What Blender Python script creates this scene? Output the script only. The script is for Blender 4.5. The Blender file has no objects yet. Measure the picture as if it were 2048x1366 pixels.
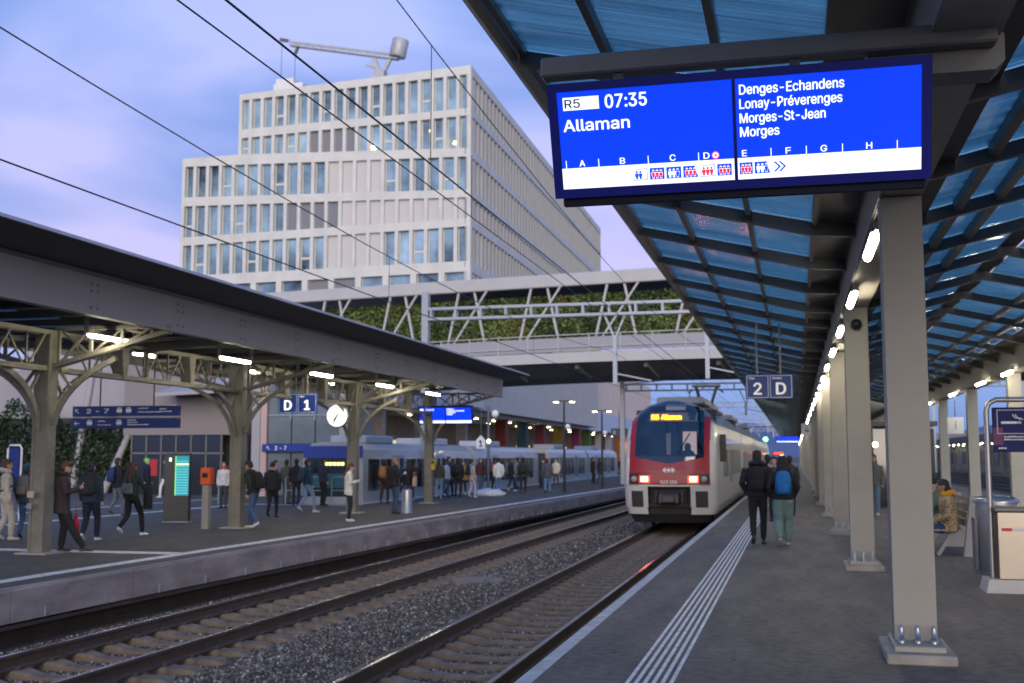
import bpy, bmesh, math, random
import numpy as np
from mathutils import Vector, Matrix
random.seed(7)
rng = np.random.default_rng(7)
S = bpy.context.scene
C = S.collection
R = math.radians
PI = math.pi

# ------------------------------------------------------------------ camera
cd = bpy.data.cameras.new('camera'); cam = bpy.data.objects.new('camera', cd); C.objects.link(cam)
cd.lens = 40; cd.sensor_width = 36; cd.clip_start = 0.1; cd.clip_end = 6000
cam.location = (0, 0, 1.7)
cam.rotation_euler = (R(90 + 5.747), 0, R(13.9))
cd.dof.use_dof = True; cd.dof.focus_distance = 6.5; cd.dof.aperture_fstop = 3.6
S.camera = cam

# ------------------------------------------------------------------ sky, sun, exposure
SUN_EL, SUN_AZ = R(10), R(166)          # azimuth measured clockwise from +Y; behind the camera, to its right
W = bpy.data.worlds.new('World'); S.world = W; W.use_nodes = True
nt = W.node_tree; N = nt.nodes; L = nt.links; N.clear()
out = N.new('ShaderNodeOutputWorld'); bg = N.new('ShaderNodeBackground'); L.new(bg.outputs[0], out.inputs[0])
tc = N.new('ShaderNodeTexCoord'); sep = N.new('ShaderNodeSeparateXYZ'); L.new(tc.outputs['Generated'], sep.inputs[0])
sky = N.new('ShaderNodeTexSky'); sky.sky_type = 'NISHITA'; sky.sun_disc = False
sky.sun_elevation = R(4); sky.sun_rotation = SUN_AZ; sky.air_density = 1.0; sky.dust_density = 0.6; sky.ozone_density = 3.0
skm = N.new('ShaderNodeVectorMath'); skm.operation = 'SCALE'; skm.inputs['Scale'].default_value = 0.02
L.new(sky.outputs[0], skm.inputs[0])
ramp = N.new('ShaderNodeValToRGB'); L.new(sep.outputs['Z'], ramp.inputs[0])
cr = ramp.color_ramp
stops = [(0.0, (.10, .19, .47)), (.055, (.20, .31, .66)), (.13, (.52, .46, .76)), (.25, (.47, .47, .83)),
         (.45, (.31, .44, .86)), (.75, (.19, .42, .92)), (1.0, (.15, .38, .88))]
cr.elements[0].position = 0; cr.elements[0].color = stops[0][1] + (1,)
cr.elements[1].position = 1; cr.elements[1].color = stops[-1][1] + (1,)
for p, c in stops[1:-1]:
    e = cr.elements.new(p); e.color = c + (1,)
# thin cloud streaks: the view direction projected on a flat layer high above
zc = N.new('ShaderNodeMath'); zc.operation = 'MAXIMUM'; zc.inputs[1].default_value = .03; L.new(sep.outputs['Z'], zc.inputs[0])
dv = N.new('ShaderNodeVectorMath'); dv.operation = 'DIVIDE'
cmb = N.new('ShaderNodeCombineXYZ'); [L.new(zc.outputs[0], cmb.inputs[i]) for i in range(3)]
L.new(tc.outputs['Generated'], dv.inputs[0]); L.new(cmb.outputs[0], dv.inputs[1])
mp = N.new('ShaderNodeMapping'); mp.inputs['Scale'].default_value = (2.2, 2.2, 7.5); mp.inputs['Rotation'].default_value = (R(6), R(8), R(-20))
mp.inputs['Location'].default_value = (3.1, 1.2, 1.75)
L.new(tc.outputs['Generated'], mp.inputs[0])
nz = N.new('ShaderNodeTexNoise'); nz.inputs['Scale'].default_value = 1.0; nz.inputs['Detail'].default_value = 4.5; nz.inputs['Roughness'].default_value = .43
nz.inputs['Distortion'].default_value = .5
L.new(mp.outputs[0], nz.inputs[0])
cr2 = N.new('ShaderNodeMapRange'); cr2.inputs[1].default_value = .41; cr2.inputs[2].default_value = .60; L.new(nz.outputs[0], cr2.inputs[0])
cmul = N.new('ShaderNodeMath'); cmul.operation = 'MULTIPLY'; cmul.inputs[1].default_value = .85; L.new(cr2.outputs[0], cmul.inputs[0])
mixc = N.new('ShaderNodeMix'); mixc.data_type = 'RGBA'; L.new(cmul.outputs[0], mixc.inputs['Factor'])
L.new(ramp.outputs[0], mixc.inputs['A']); mixc.inputs['B'].default_value = (.12, .24, .60, 1)
cr3 = N.new('ShaderNodeMapRange'); cr3.inputs[1].default_value = .46; cr3.inputs[2].default_value = .25; L.new(nz.outputs[0], cr3.inputs[0])
cm3 = N.new('ShaderNodeMath'); cm3.operation = 'MULTIPLY'; cm3.inputs[1].default_value = .2; L.new(cr3.outputs[0], cm3.inputs[0])
mixp = N.new('ShaderNodeMix'); mixp.data_type = 'RGBA'; L.new(cm3.outputs[0], mixp.inputs['Factor'])
L.new(mixc.outputs['Result'], mixp.inputs['A']); mixp.inputs['B'].default_value = (.58, .54, .86, 1)
# clouds fade out at the very horizon
fade = N.new('ShaderNodeMapRange'); fade.inputs[1].default_value = .07; fade.inputs[2].default_value = .16; L.new(sep.outputs['Z'], fade.inputs[0])
mixf = N.new('ShaderNodeMix'); mixf.data_type = 'RGBA'; L.new(fade.outputs[0], mixf.inputs['Factor'])
L.new(ramp.outputs[0], mixf.inputs['A']); L.new(mixp.outputs['Result'], mixf.inputs['B'])
add = N.new('ShaderNodeMix'); add.data_type = 'RGBA'; add.blend_type = 'ADD'; add.inputs['Factor'].default_value = 1
L.new(mixf.outputs['Result'], add.inputs['A']); L.new(skm.outputs[0], add.inputs['B'])
L.new(add.outputs['Result'], bg.inputs[0]); bg.inputs[1].default_value = .78
ld = bpy.data.lights.new('dawn_sun', 'SUN'); ld.energy = 2.3; ld.angle = R(50); ld.color = (1, .88, .72)
sun = bpy.data.objects.new('dawn_sun', ld); C.objects.link(sun)
sun.rotation_euler = Vector((-math.sin(SUN_AZ) * math.cos(SUN_EL), -math.cos(SUN_AZ) * math.cos(SUN_EL), -math.sin(SUN_EL))).to_track_quat('-Z', 'Y').to_euler()
S.view_settings.view_transform = 'Standard'; S.view_settings.look = 'None'; S.view_settings.gamma = 1
S.view_settings.exposure = 0.62; S.view_settings.use_curve_mapping = False
S.cycles.use_denoising = True; S.cycles.max_bounces = 6; S.cycles.transparent_max_bounces = 24
S.cycles.sample_clamp_indirect = 4; S.cycles.caustics_reflective = False; S.cycles.caustics_refractive = False

# ------------------------------------------------------------------ materials
def lin(*c): return tuple(((v / 255) / 12.92 if v / 255 <= .04045 else ((v / 255 + .055) / 1.055) ** 2.4) for v in c)
MC = {}
def mat(name, col=(.5, .5, .5), rough=.6, metal=0., var=0., scale=3., bump=0., bscale=60., emit=None, estr=0., stretch=None, spec=.5, var2=None, coat=0., spots=False):
    """principled material; var is the spread of colour (wear, dirt), bump the height of a fine relief"""
    if name in MC: return MC[name]
    m = bpy.data.materials.new(name); MC[name] = m; m.use_nodes = True
    n = m.node_tree.nodes; l = m.node_tree.links; b = n['Principled BSDF']
    b.inputs['Base Color'].default_value = tuple(col[:3]) + (1,)
    b.inputs['Roughness'].default_value = rough; b.inputs['Metallic'].default_value = metal
    b.inputs['Specular IOR Level'].default_value = spec; b.inputs['Coat Weight'].default_value = coat
    if emit: b.inputs['Emission Color'].default_value = tuple(emit) + (1,); b.inputs['Emission Strength'].default_value = estr
    if var or bump:
        t = n.new('ShaderNodeTexCoord'); mpn = n.new('ShaderNodeMapping'); l.new(t.outputs['Object'], mpn.inputs[0])
        if stretch: mpn.inputs['Scale'].default_value = stretch
    if var:
        z = n.new('ShaderNodeTexNoise'); z.inputs['Scale'].default_value = scale; z.inputs['Detail'].default_value = 8; z.inputs['Roughness'].default_value = .62
        l.new(mpn.outputs[0], z.inputs[0])
        mr = n.new('ShaderNodeMapRange'); mr.inputs[1].default_value = .3; mr.inputs[2].default_value = .7; l.new(z.outputs[0], mr.inputs[0])
        mx = n.new('ShaderNodeMix'); mx.data_type = 'RGBA'; l.new(mr.outputs[0], mx.inputs['Factor'])
        a = tuple(max(0, v * (1 - var)) for v in col[:3]) if var2 is None else var2
        mx.inputs['A'].default_value = tuple(a) + (1,); mx.inputs['B'].default_value = tuple(min(1, v * (1 + var)) for v in col[:3]) + (1,)
        last = mx.outputs['Result']
        if spots:                            # fine grain, long scuffs and a scatter of small dark marks
            z3 = n.new('ShaderNodeTexNoise'); z3.inputs['Scale'].default_value = scale * 22; z3.inputs['Detail'].default_value = 6; l.new(t.outputs['Object'], z3.inputs[0])
            m3 = n.new('ShaderNodeMapRange'); m3.inputs[1].default_value = .3; m3.inputs[2].default_value = .7; m3.inputs[3].default_value = .70; m3.inputs[4].default_value = 1.3; l.new(z3.outputs[0], m3.inputs[0])
            mp4 = n.new('ShaderNodeMapping'); mp4.inputs['Scale'].default_value = (1.6, .35, .6); mp4.inputs['Rotation'].default_value = (0, 0, .5); l.new(t.outputs['Object'], mp4.inputs[0])
            z4 = n.new('ShaderNodeTexNoise'); z4.inputs['Scale'].default_value = 1.8; z4.inputs['Detail'].default_value = 5; l.new(mp4.outputs[0], z4.inputs[0])
            m4 = n.new('ShaderNodeMapRange'); m4.inputs[1].default_value = .35; m4.inputs[2].default_value = .65; m4.inputs[3].default_value = .80; m4.inputs[4].default_value = 1.16; l.new(z4.outputs[0], m4.inputs[0])
            vo = n.new('ShaderNodeTexVoronoi'); vo.inputs['Scale'].default_value = 1.25; vo.inputs['Randomness'].default_value = 1; l.new(t.outputs['Object'], vo.inputs[0])
            m5 = n.new('ShaderNodeMapRange'); m5.inputs[1].default_value = .045; m5.inputs[2].default_value = .065; m5.inputs[3].default_value = .55; m5.inputs[4].default_value = 1; l.new(vo.outputs['Distance'], m5.inputs[0])
            k1 = n.new('ShaderNodeMath'); k1.operation = 'MULTIPLY'; l.new(m3.outputs[0], k1.inputs[0]); l.new(m4.outputs[0], k1.inputs[1])
            k2 = n.new('ShaderNodeMath'); k2.operation = 'MULTIPLY'; l.new(k1.outputs[0], k2.inputs[0]); l.new(m5.outputs[0], k2.inputs[1])
            vs_ = n.new('ShaderNodeVectorMath'); vs_.operation = 'SCALE'; l.new(last, vs_.inputs[0]); l.new(k2.outputs[0], vs_.inputs['Scale']); last = vs_.outputs[0]
        l.new(last, b.inputs['Base Color'])
        rr = n.new('ShaderNodeMapRange'); rr.inputs[3].default_value = max(.05, rough - .12); rr.inputs[4].default_value = min(1, rough + .12)
        l.new(z.outputs[0], rr.inputs[0]); l.new(rr.outputs[0], b.inputs['Roughness'])
    if bump:
        z2 = n.new('ShaderNodeTexNoise'); z2.inputs['Scale'].default_value = bscale; z2.inputs['Detail'].default_value = 5; l.new(mpn.outputs[0], z2.inputs[0])
        bp = n.new('ShaderNodeBump'); bp.inputs['Strength'].default_value = 1; bp.inputs['Distance'].default_value = bump
        l.new(z2.outputs[0], bp.inputs['Height']); l.new(bp.outputs[0], b.inputs['Normal'])
    return m
def glow(name, col, s):
    return mat(name, tuple(min(.8, v) for v in col), .5, emit=col, estr=s)
def glass(name, tint, ref=.08, dirt=0., dcol=(.5, .6, .7), streak=None, rough=.03):
    """thin pane: what is behind shows through tinted, the sky mirrors in it, dust catches light"""
    if name in MC: return MC[name]
    m = bpy.data.materials.new(name); MC[name] = m; m.use_nodes = True
    n = m.node_tree.nodes; l = m.node_tree.links; n.remove(n['Principled BSDF']); o = n['Material Output']
    tr = n.new('ShaderNodeBsdfTransparent'); tr.inputs[0].default_value = tuple(tint) + (1,)
    gl = n.new('ShaderNodeBsdfGlossy'); gl.inputs['Roughness'].default_value = rough; gl.inputs[0].default_value = (.9, .95, 1, 1)
    lw = n.new('ShaderNodeFresnel'); lw.inputs[0].default_value = 1.5
    ad = n.new('ShaderNodeMath'); ad.operation = 'ADD'; ad.use_clamp = True; ad.inputs[1].default_value = ref - .04; l.new(lw.outputs[0], ad.inputs[0])
    m1 = n.new('ShaderNodeMixShader'); l.new(ad.outputs[0], m1.inputs[0]); l.new(tr.outputs[0], m1.inputs[1]); l.new(gl.outputs[0], m1.inputs[2])
    last = m1
    if dirt:
        tl = n.new('ShaderNodeBsdfTranslucent'); tl.inputs[0].default_value = tuple(dcol) + (1,)
        t = n.new('ShaderNodeTexCoord'); mpn = n.new('ShaderNodeMapping'); l.new(t.outputs['Object'], mpn.inputs[0])
        mpn.inputs['Scale'].default_value = streak or (1, 1, 1)
        z = n.new('ShaderNodeTexNoise'); z.inputs['Scale'].default_value = 1.6; z.inputs['Detail'].default_value = 6; l.new(mpn.outputs[0], z.inputs[0])
        mr = n.new('ShaderNodeMapRange'); mr.inputs[1].default_value = .35; mr.inputs[2].default_value = .7; mr.inputs[4].default_value = dirt; l.new(z.outputs[0], mr.inputs[0])
        m2 = n.new('ShaderNodeMixShader'); l.new(mr.outputs[0], m2.inputs[0]); l.new(m1.outputs[0], m2.inputs[1]); l.new(tl.outputs[0], m2.inputs[2]); last = m2
    l.new(last.outputs[0], o.inputs[0]); return m

# ------------------------------------------------------------------ mesh helpers
class MB:
    """collects boxes, bars, tubes and prisms; build() links them as one mesh object"""
    def __init__(s): s.v = []; s.f = []; s.m = []; s.sm = []
    def _add(s, vs, fs, mi=0, smooth=False):
        o = len(s.v); s.v += [tuple(p) for p in vs]; s.f += [tuple(i + o for i in f) for f in fs]; s.m += [mi] * len(fs); s.sm += [smooth] * len(fs); return s
    def box(s, x0, x1, y0, y1, z0, z1, mi=0, b=0.):
        if b > 0:
            b = min(b, (x1 - x0) * .45, (y1 - y0) * .45, (z1 - z0) * .45)
            vs = []; idx = {}
            for sx in (0, 1):
                for sy in (0, 1):
                    for sz in (0, 1):
                        X = (x0, x1)[sx]; Y = (y0, y1)[sy]; Z = (z0, z1)[sz]
                        dx = (b, -b)[sx]; dy = (b, -b)[sy]; dz = (b, -b)[sz]
                        for k, p in enumerate(((X, Y + dy, Z + dz), (X + dx, Y, Z + dz), (X + dx, Y + dy, Z))):
                            idx[sx, sy, sz, k] = len(vs); vs.append(p)
            q = idx; fs = []
            for a in (0, 1):
                fs.append([q[a, 0, 0, 0], q[a, 1, 0, 0], q[a, 1, 1, 0], q[a, 0, 1, 0]])
                fs.append([q[0, a, 0, 1], q[1, a, 0, 1], q[1, a, 1, 1], q[0, a, 1, 1]])
                fs.append([q[0, 0, a, 2], q[1, 0, a, 2], q[1, 1, a, 2], q[0, 1, a, 2]])
                for c in (0, 1):
                    fs.append([q[a, c, 0, 0], q[a, c, 1, 0], q[a, c, 1, 1], q[a, c, 0, 1]])
                    fs.append([q[a, 0, c, 0], q[a, 1, c, 0], q[a, 1, c, 2], q[a, 0, c, 2]])
                    fs.append([q[0, a, c, 1], q[1, a, c, 1], q[1, a, c, 2], q[0, a, c, 2]])
                    for d in (0, 1): fs.append([q[a, c, d, 0], q[a, c, d, 1], q[a, c, d, 2]])
            return s._add(vs, fs, mi)
        return s._add([(x0, y0, z0), (x1, y0, z0), (x1, y1, z0), (x0, y1, z0), (x0, y0, z1), (x1, y0, z1), (x1, y1, z1), (x0, y1, z1)],
                      [(0, 3, 2, 1), (4, 5, 6, 7), (0, 1, 5, 4), (1, 2, 6, 5), (2, 3, 7, 6), (3, 0, 4, 7)], mi)
    def cbox(s, c, d, mi=0, b=0.): return s.box(c[0] - d[0] / 2, c[0] + d[0] / 2, c[1] - d[1] / 2, c[1] + d[1] / 2, c[2] - d[2] / 2, c[2] + d[2] / 2, mi, b)
    def bar(s, p, q, w, h, mi=0, up=(0, 0, 1)):
        p = Vector(p); q = Vector(q); d = (q - p).normalized(); u = Vector(up)
        if abs(d.dot(u)) > .98: u = Vector((1, 0, 0))
        a = d.cross(u).normalized() * w / 2; b = a.cross(d).normalized() * h / 2
        vs = [p - a - b, p + a - b, p + a + b, p - a + b, q - a - b, q + a - b, q + a + b, q - a + b]
        return s._add(vs, [(0, 3, 2, 1), (4, 5, 6, 7), (0, 1, 5, 4), (1, 2, 6, 5), (2, 3, 7, 6), (3, 0, 4, 7)], mi)
    def tube(s, pts, r, n=8, mi=0, cap=True):
        pts = [Vector(p) for p in pts]; rs = r if isinstance(r, (list, tuple)) else [r] * len(pts)
        rings = []; ref = None
        for i, p in enumerate(pts):
            d = (pts[min(i + 1, len(pts) - 1)] - pts[max(i - 1, 0)]).normalized()
            if ref is None or abs(ref.dot(d)) > .95: ref = Vector((0, 0, 1)) if abs(d.z) < .9 else Vector((1, 0, 0))
            a = d.cross(ref).normalized(); b = a.cross(d).normalized(); ref = b
            rings.append([p + (a * math.cos(2 * PI * k / n) + b * math.sin(2 * PI * k / n)) * rs[i] for k in range(n)])
        vs = [v for g in rings for v in g]; fs = []
        for i in range(len(rings) - 1):
            for k in range(n):
                a = i * n + k; b = i * n + (k + 1) % n; fs.append((a, b, b + n, a + n))
        s._add(vs, fs, mi, True)
        if cap: s._add(rings[0], [tuple(range(n))[::-1]], mi); s._add(rings[-1], [tuple(range(n))], mi)
        return s
    def lathe(s, c, prof, n=16, mi=0):
        c = Vector(c); vs = []; fs = []
        for r, z in prof: vs += [c + Vector((r * math.cos(2 * PI * k / n), r * math.sin(2 * PI * k / n), z)) for k in range(n)]
        for i in range(len(prof) - 1):
            for k in range(n):
                a = i * n + k; b = i * n + (k + 1) % n; fs.append((a, b, b + n, a + n))
        s._add(vs, fs, mi, True)
        s._add(vs[:n], [tuple(range(n))[::-1]], mi); s._add(vs[-n:], [tuple(range(n))], mi); return s
    def prism(s, poly, a0, a1, axis='y', mi=0):
        """polygon in the plane across axis, run from a0 to a1 along it"""
        def P(p, a): return {'y': (p[0], a, p[1]), 'x': (a, p[0], p[1]), 'z': (p[0], p[1], a)}[axis]
        n = len(poly); vs = [P(p, a0) for p in poly] + [P(p, a1) for p in poly]
        fs = [tuple(range(n))[::-1], tuple(range(n, 2 * n))] + [(i, (i + 1) % n, (i + 1) % n + n, i + n) for i in range(n)]
        return s._add(vs, fs, mi)
    def quad(s, a, b, c, d, mi=0): return s._add([a, b, c, d], [(0, 1, 2, 3)], mi)
    def sphere(s, c, r, n=10, m=7, mi=0):
        r = r if isinstance(r, (tuple, list)) else (r, r, r); vs = []; fs = []
        for i in range(m + 1):
            t = PI * (i + .001) / (m + .002)
            vs += [(c[0] + r[0] * math.sin(t) * math.cos(2 * PI * k / n), c[1] + r[1] * math.sin(t) * math.sin(2 * PI * k / n), c[2] + r[2] * math.cos(t)) for k in range(n)]
        for i in range(m):
            for k in range(n): fs.append((i * n + k, (i + 1) * n + k, (i + 1) * n + (k + 1) % n, i * n + (k + 1) % n))
        return s._add(vs, fs, mi, True)
    def mesh(s, name, mats):
        me = bpy.data.meshes.new(name); me.from_pydata(s.v, [], s.f)
        for x in (mats if isinstance(mats, (list, tuple)) else [mats]): me.materials.append(x)
        me.polygons.foreach_set('material_index', s.m); me.polygons.foreach_set('use_smooth', s.sm)
        bm = bmesh.new(); bm.from_mesh(me); bmesh.ops.recalc_face_normals(bm, faces=bm.faces); bm.to_mesh(me); bm.free()
        me.update(); return me
    def build(s, name, mats, parent=None, loc=None):
        return link(s.mesh(name, mats), name, parent, loc)
def link(me, name, parent=None, loc=None):
    o = bpy.data.objects.new(name, me); C.objects.link(o)
    if parent is not None: o.parent = parent
    if loc is not None: o.location = loc
    return o
def tag(o, label=None, cat=None, group=None, kind=None):
    if label: o['label'] = label
    if cat: o['category'] = cat
    if group: o['group'] = group
    if kind: o['kind'] = kind
    return o
def thing(name, label, cat, loc=(0, 0, 0), rz=0, group=None):
    o = bpy.data.objects.new(name, None); C.objects.link(o); o.location = loc; o.rotation_euler = (0, 0, rz); o.empty_display_size = .1
    return tag(o, label, cat, group)
def struct(o): o['kind'] = 'structure'; return o
KIDS = {}
def copy_tree(o, parent=None, loc=None, rz=None, label=None):
    kids = list(o.children)
    c = o.copy(); C.objects.link(c); c.parent = parent
    if loc is not None: c.location = loc
    if rz is not None: c.rotation_euler = (0, 0, rz)
    if label: c['label'] = label
    for k in kids: copy_tree(k, c)
    return c
TS = bpy.data.scenes.new('scratch')          # scratch scene: text and bodies are turned into plain meshes there
def baked(o):
    TS.collection.objects.link(o); vl = TS.view_layers[0]; vl.update()
    me = bpy.data.meshes.new_from_object(o.evaluated_get(vl.depsgraph)); TS.collection.objects.unlink(o); bpy.data.objects.remove(o); return me
try:                                        # Blender's own interface typeface, a plain grotesque; the built-in one if it is missing
    import os
    SANS = bpy.data.fonts.load(os.path.join(bpy.utils.system_resource('DATAFILES'), 'fonts', 'Inter.woff2'))
except Exception:
    SANS = None
_c = bpy.data.curves.new('h', 'FONT'); _c.body = 'H'; _c.size = 1
if SANS: _c.font = SANS
_m = baked(bpy.data.objects.new('h', _c)); CAPH = max(v.co.y for v in _m.vertices) - min(v.co.y for v in _m.vertices)   # height of a capital at size 1
def text_mesh(body, cap, width=None, bold=0., depth=.001, align='LEFT'):
    """lettering as a plain mesh; weight is added by laying shifted copies a hair apart"""
    cu = bpy.data.curves.new('lettering', 'FONT'); cu.body = body
    if SANS: cu.font = SANS
    cu.size = 1; cu.extrude = 0; cu.resolution_u = 3; cu.fill_mode = 'FRONT'
    me = baked(bpy.data.objects.new('lettering', cu))
    n = len(me.vertices); co = np.empty(n * 3); me.vertices.foreach_get('co', co); co = co.reshape(-1, 3)
    fs = [tuple(p.vertices) for p in me.polygons]; bpy.data.meshes.remove(me)
    if SANS and body[0] in 'DR':             # these two capitals fill wrongly (overlapping outlines): draw them stroke by stroke
        lim = .466 if body[0] == 'D' else .432; fs = [f for f in fs if not all(co[i, 0] < lim for i in f)]
        if body[0] == 'D':
            ou = [(.10, .509), (.225, .509), (.296, .498), (.353, .478), (.40, .442), (.433, .391), (.454, .33), (.462, .255), (.454, .18), (.433, .119), (.398, .068), (.351, .031), (.292, .010), (.219, 0), (.10, 0)]
            inn = [(.10, .452), (.221, .452), (.277, .445), (.32, .428), (.355, .400), (.379, .361), (.394, .312), (.399, .255), (.394, .20), (.379, .149), (.354, .110), (.318, .081), (.272, .064), (.215, .057), (.10, .057)]; extra = []
        else:
            ou = [(.10, .509), (.236, .509), (.29, .504), (.333, .489), (.367, .466), (.39, .433), (.404, .395), (.409, .352), (.404, .31), (.39, .271), (.367, .24), (.333, .217), (.29, .203), (.236, .198), (.10, .198)]
            inn = [(.10, .452), (.233, .452), (.27, .449), (.298, .44), (.32, .426), (.334, .405), (.342, .38), (.345, .352), (.342, .325), (.334, .3), (.32, .28), (.298, .267), (.27, .258), (.234, .255), (.10, .255)]; extra = [[(.353, 0), (.428, 0), (.303, .229), (.23, .229)]]
        for q4_ in [[(.06, 0), (.125, 0), (.125, .509), (.06, .509)]] + extra + [[ou[i], ou[i + 1], inn[i + 1], inn[i]] for i in range(len(ou) - 1)]:
            q = len(co); co = np.vstack([co, [(x, y, 0) for x, y in q4_]]); fs.append((q, q + 1, q + 2, q + 3))
    co = co * (cap / CAPH)
    used = sorted({i for f in fs for i in f}); co[:, 0] -= co[used, 0].min(); w = co[used, 0].max()
    if width: co[:, 0] *= width / w; w = width
    if align == 'CENTER': co[:, 0] -= w / 2
    V = []; F = []
    d = bold * cap * 1.6
    for k, (dx, dy) in enumerate([(0, 0)] + ([(d, 0), (-d, 0), (d * .6, d * .6), (-d * .6, -d * .6), (-d * .6, d * .6), (d * .6, -d * .6)] if bold else [])):
        o = len(V); V += [(x + dx, y + dy, .0004 * k * max(1, cap / .1) * .25 + depth) for x, y, z in co]; F += [tuple(i + o for i in f) for f in fs]
    me = bpy.data.meshes.new('lettering'); me.from_pydata(V, [], F); me.update(); return me
def text(body, cap, m, parent, loc, rot=(PI / 2, 0, 0), width=None, bold=0., depth=.001, align='LEFT', name='lettering'):
    me = text_mesh(body, cap, width, bold, depth, align); me.materials.append(m)
    o = link(me, name, parent, loc); o.rotation_euler = rot; return o
# ------------------------------------------------------------------ palette
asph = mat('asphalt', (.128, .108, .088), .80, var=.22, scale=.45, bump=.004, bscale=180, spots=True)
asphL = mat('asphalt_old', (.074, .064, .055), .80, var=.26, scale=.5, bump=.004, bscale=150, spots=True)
conc = mat('concrete', (.30, .28, .28), .85, var=.22, scale=2.2, bump=.004, bscale=40)
conc_dk = mat('concrete_dark', (.045, .036, .034), .9, var=.4, scale=1.2, bump=.006, bscale=30)  # very dark brown concrete for the platform edge and pit walls
concL = mat('concrete_slab', (.25, .215, .21), .85, var=.34, scale=1.6, bump=.003, bscale=30, stretch=(1, .6, 1.8))
paint = mat('road_paint', (.70, .70, .69), .7, var=.18, scale=9, var2=(.36, .36, .36))
edge_p = mat('edge_paint', (.40, .40, .41), .75, var=.25, scale=7, var2=(.22, .22, .225))
steelg = mat('grey_painted_steel', (.30, .285, .25), .5, var=.11, scale=1.1)
steeld = mat('dark_grey_steel', (.085, .092, .096), .45, var=.1, scale=3)
galv = mat('galvanised_steel', (.27, .30, .35), .45, .3, var=.12, scale=6)
steels = mat('brushed_steel', (.42, .41, .40), .40, .9, var=.1, scale=30, stretch=(1, 1, .05))
rust = mat('rail_rust', (.055, .036, .028), .75, var=.35, scale=8)
railtop = mat('rail_head', (.40, .41, .45), .22, 1., var=.1, scale=4)
slp = mat('sleeper_concrete', (.165, .125, .095), .9, var=.4, scale=5, bump=.004, bscale=50)
stone = mat('ballast_stone', (.135, .125, .125), .9, var=.5, scale=14)
ballm = mat('ballast_bed', (.055, .044, .039), .95, var=.6, scale=16, bump=.03, bscale=22)
white_p = mat('white_paint', (.62, .61, .61), .55, var=.06, scale=2)
navy = mat('sign_navy', (.008, .022, .135), .35)
navy_d = mat('frame_navy_bleed', (.006, .011, .20), .4, emit=(.0, .005, .12), estr=.12)  # bluer tone and faint emission imitate light bleeding from the screens
swhite = mat('sign_white', (.75, .75, .75), .5)
black = mat('black_paint', (.012, .012, .013), .4)
rubber = mat('black_rubber', (.012, .012, .012), .8)

def cx1(y): return -8.0 + .011 * (min(max(y, 5), 60) - 10)       # centre line of the left track, bending gently right
CX2 = -3.77
def edgeL(y): return -10.66 + (max(0, y - 16) * .0285 if y < 70 else 54 * .0285)

# ------------------------------------------------------------------ ground and terrain
gnd = mat('far_ground', (.05, .055, .05), .95, var=.4, scale=.05)
struct(MB().quad((-3000, -200, -1.35), (3000, -200, -1.35), (3000, 5000, -1.35), (-3000, 5000, -1.35)).build('ground', gnd))
# ballast bed: formed in cross-section, following the left track
def bed(y):
    a = cx1(y)
    e = edgeL(y)
    return [(e - .25, -1.0), (e + .35, -.98), (a - 1.40, -.79), (a - .9, -.82), (a + .9, -.82), (a + 1.5, -.76), ((a + CX2) / 2, -.70), (CX2 - 1.5, -.76), (CX2 - .9, -.82), (CX2 + .9, -.82), (-2.2, -.76), (-1.95, -.78)]
ys = [-6 + i * 2 for i in range(60)] + [120, 160, 220, 300]
vs = []; fs = []
for y in ys: vs += [(x, y, z) for x, z in bed(y)]
for i in range(len(ys) - 1):
    for k in range(11): a = i * 12 + k; fs.append((a, a + 1, a + 13, a + 12))
b = MB(); b._add(vs, fs); struct(b.build('ballast_bed', ballm))
# loose stones on the bed
def stones(n, x0, x1, y0, y1, smin, smax, near_pow):
    ico = np.array([(0, 0, 1), (.87, .2, .3), (.1, .9, .35), (-.85, .25, .25), (-.2, -.88, .3), (.6, -.6, -.3), (.55, .65, -.4), (-.6, .6, -.45), (-.6, -.5, -.4), (0, 0, -.8)])
    tri = np.array([(0, 1, 2), (0, 2, 3), (0, 3, 4), (0, 4, 1), (1, 6, 2), (2, 7, 3), (3, 8, 4), (4, 5, 1), (1, 5, 6), (2, 6, 7), (3, 7, 8), (4, 8, 5)])
    yy = y0 + (y1 - y0) * rng.random(n) ** near_pow; xx = x0 + (x1 - x0) * rng.random(n)
    a = np.array([cx1(t) for t in yy]); e = np.array([edgeL(t) for t in yy])
    keep = xx > e + .05
    # fewer stones on the sleepers' middle; pushed below the rails
    for cc in (a, np.full(n, CX2)):
        d = np.abs(xx - cc); keep &= ~((d > .66) & (d < .86)); 
        ph = (yy / .6) % 1; on = (d < 1.30) & ((ph < .53) | (ph > .96))
        keep &= ~on
    xx, yy, a, e = xx[keep], yy[keep], a[keep], e[keep]; n = len(xx)
    zz = np.empty(n)
    for i in range(n):
        pr = bed(yy[i]); zz[i] = np.interp(xx[i], [p[0] for p in pr], [p[1] for p in pr])
    s = smin + (smax - smin) * rng.random(n) ** 1.6
    ang = rng.random(n) * 2 * PI; ca, sa = np.cos(ang), np.sin(ang); tl = rng.normal(0, .5, n); ct, st = np.cos(tl), np.sin(tl)
    sc = s[:, None] * (0.6 + .6 * rng.random((n, 3)))
    P = ico[None] * sc[:, None, :] * (0.8 + .4 * rng.random((n, 10, 1)))
    y_ = P[..., 1] * ct[:, None] - P[..., 2] * st[:, None]; z_ = P[..., 1] * st[:, None] + P[..., 2] * ct[:, None]; x_ = P[..., 0]
    Q = np.stack([x_ * ca[:, None] - y_ * sa[:, None] + xx[:, None], x_ * sa[:, None] + y_ * ca[:, None] + yy[:, None], z_ + (zz + s * .1)[:, None]], -1).reshape(-1, 3)
    T = (tri[None] + 10 * np.arange(n)[:, None, None]).reshape(-1, 3)
    return Q, T, n
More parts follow.
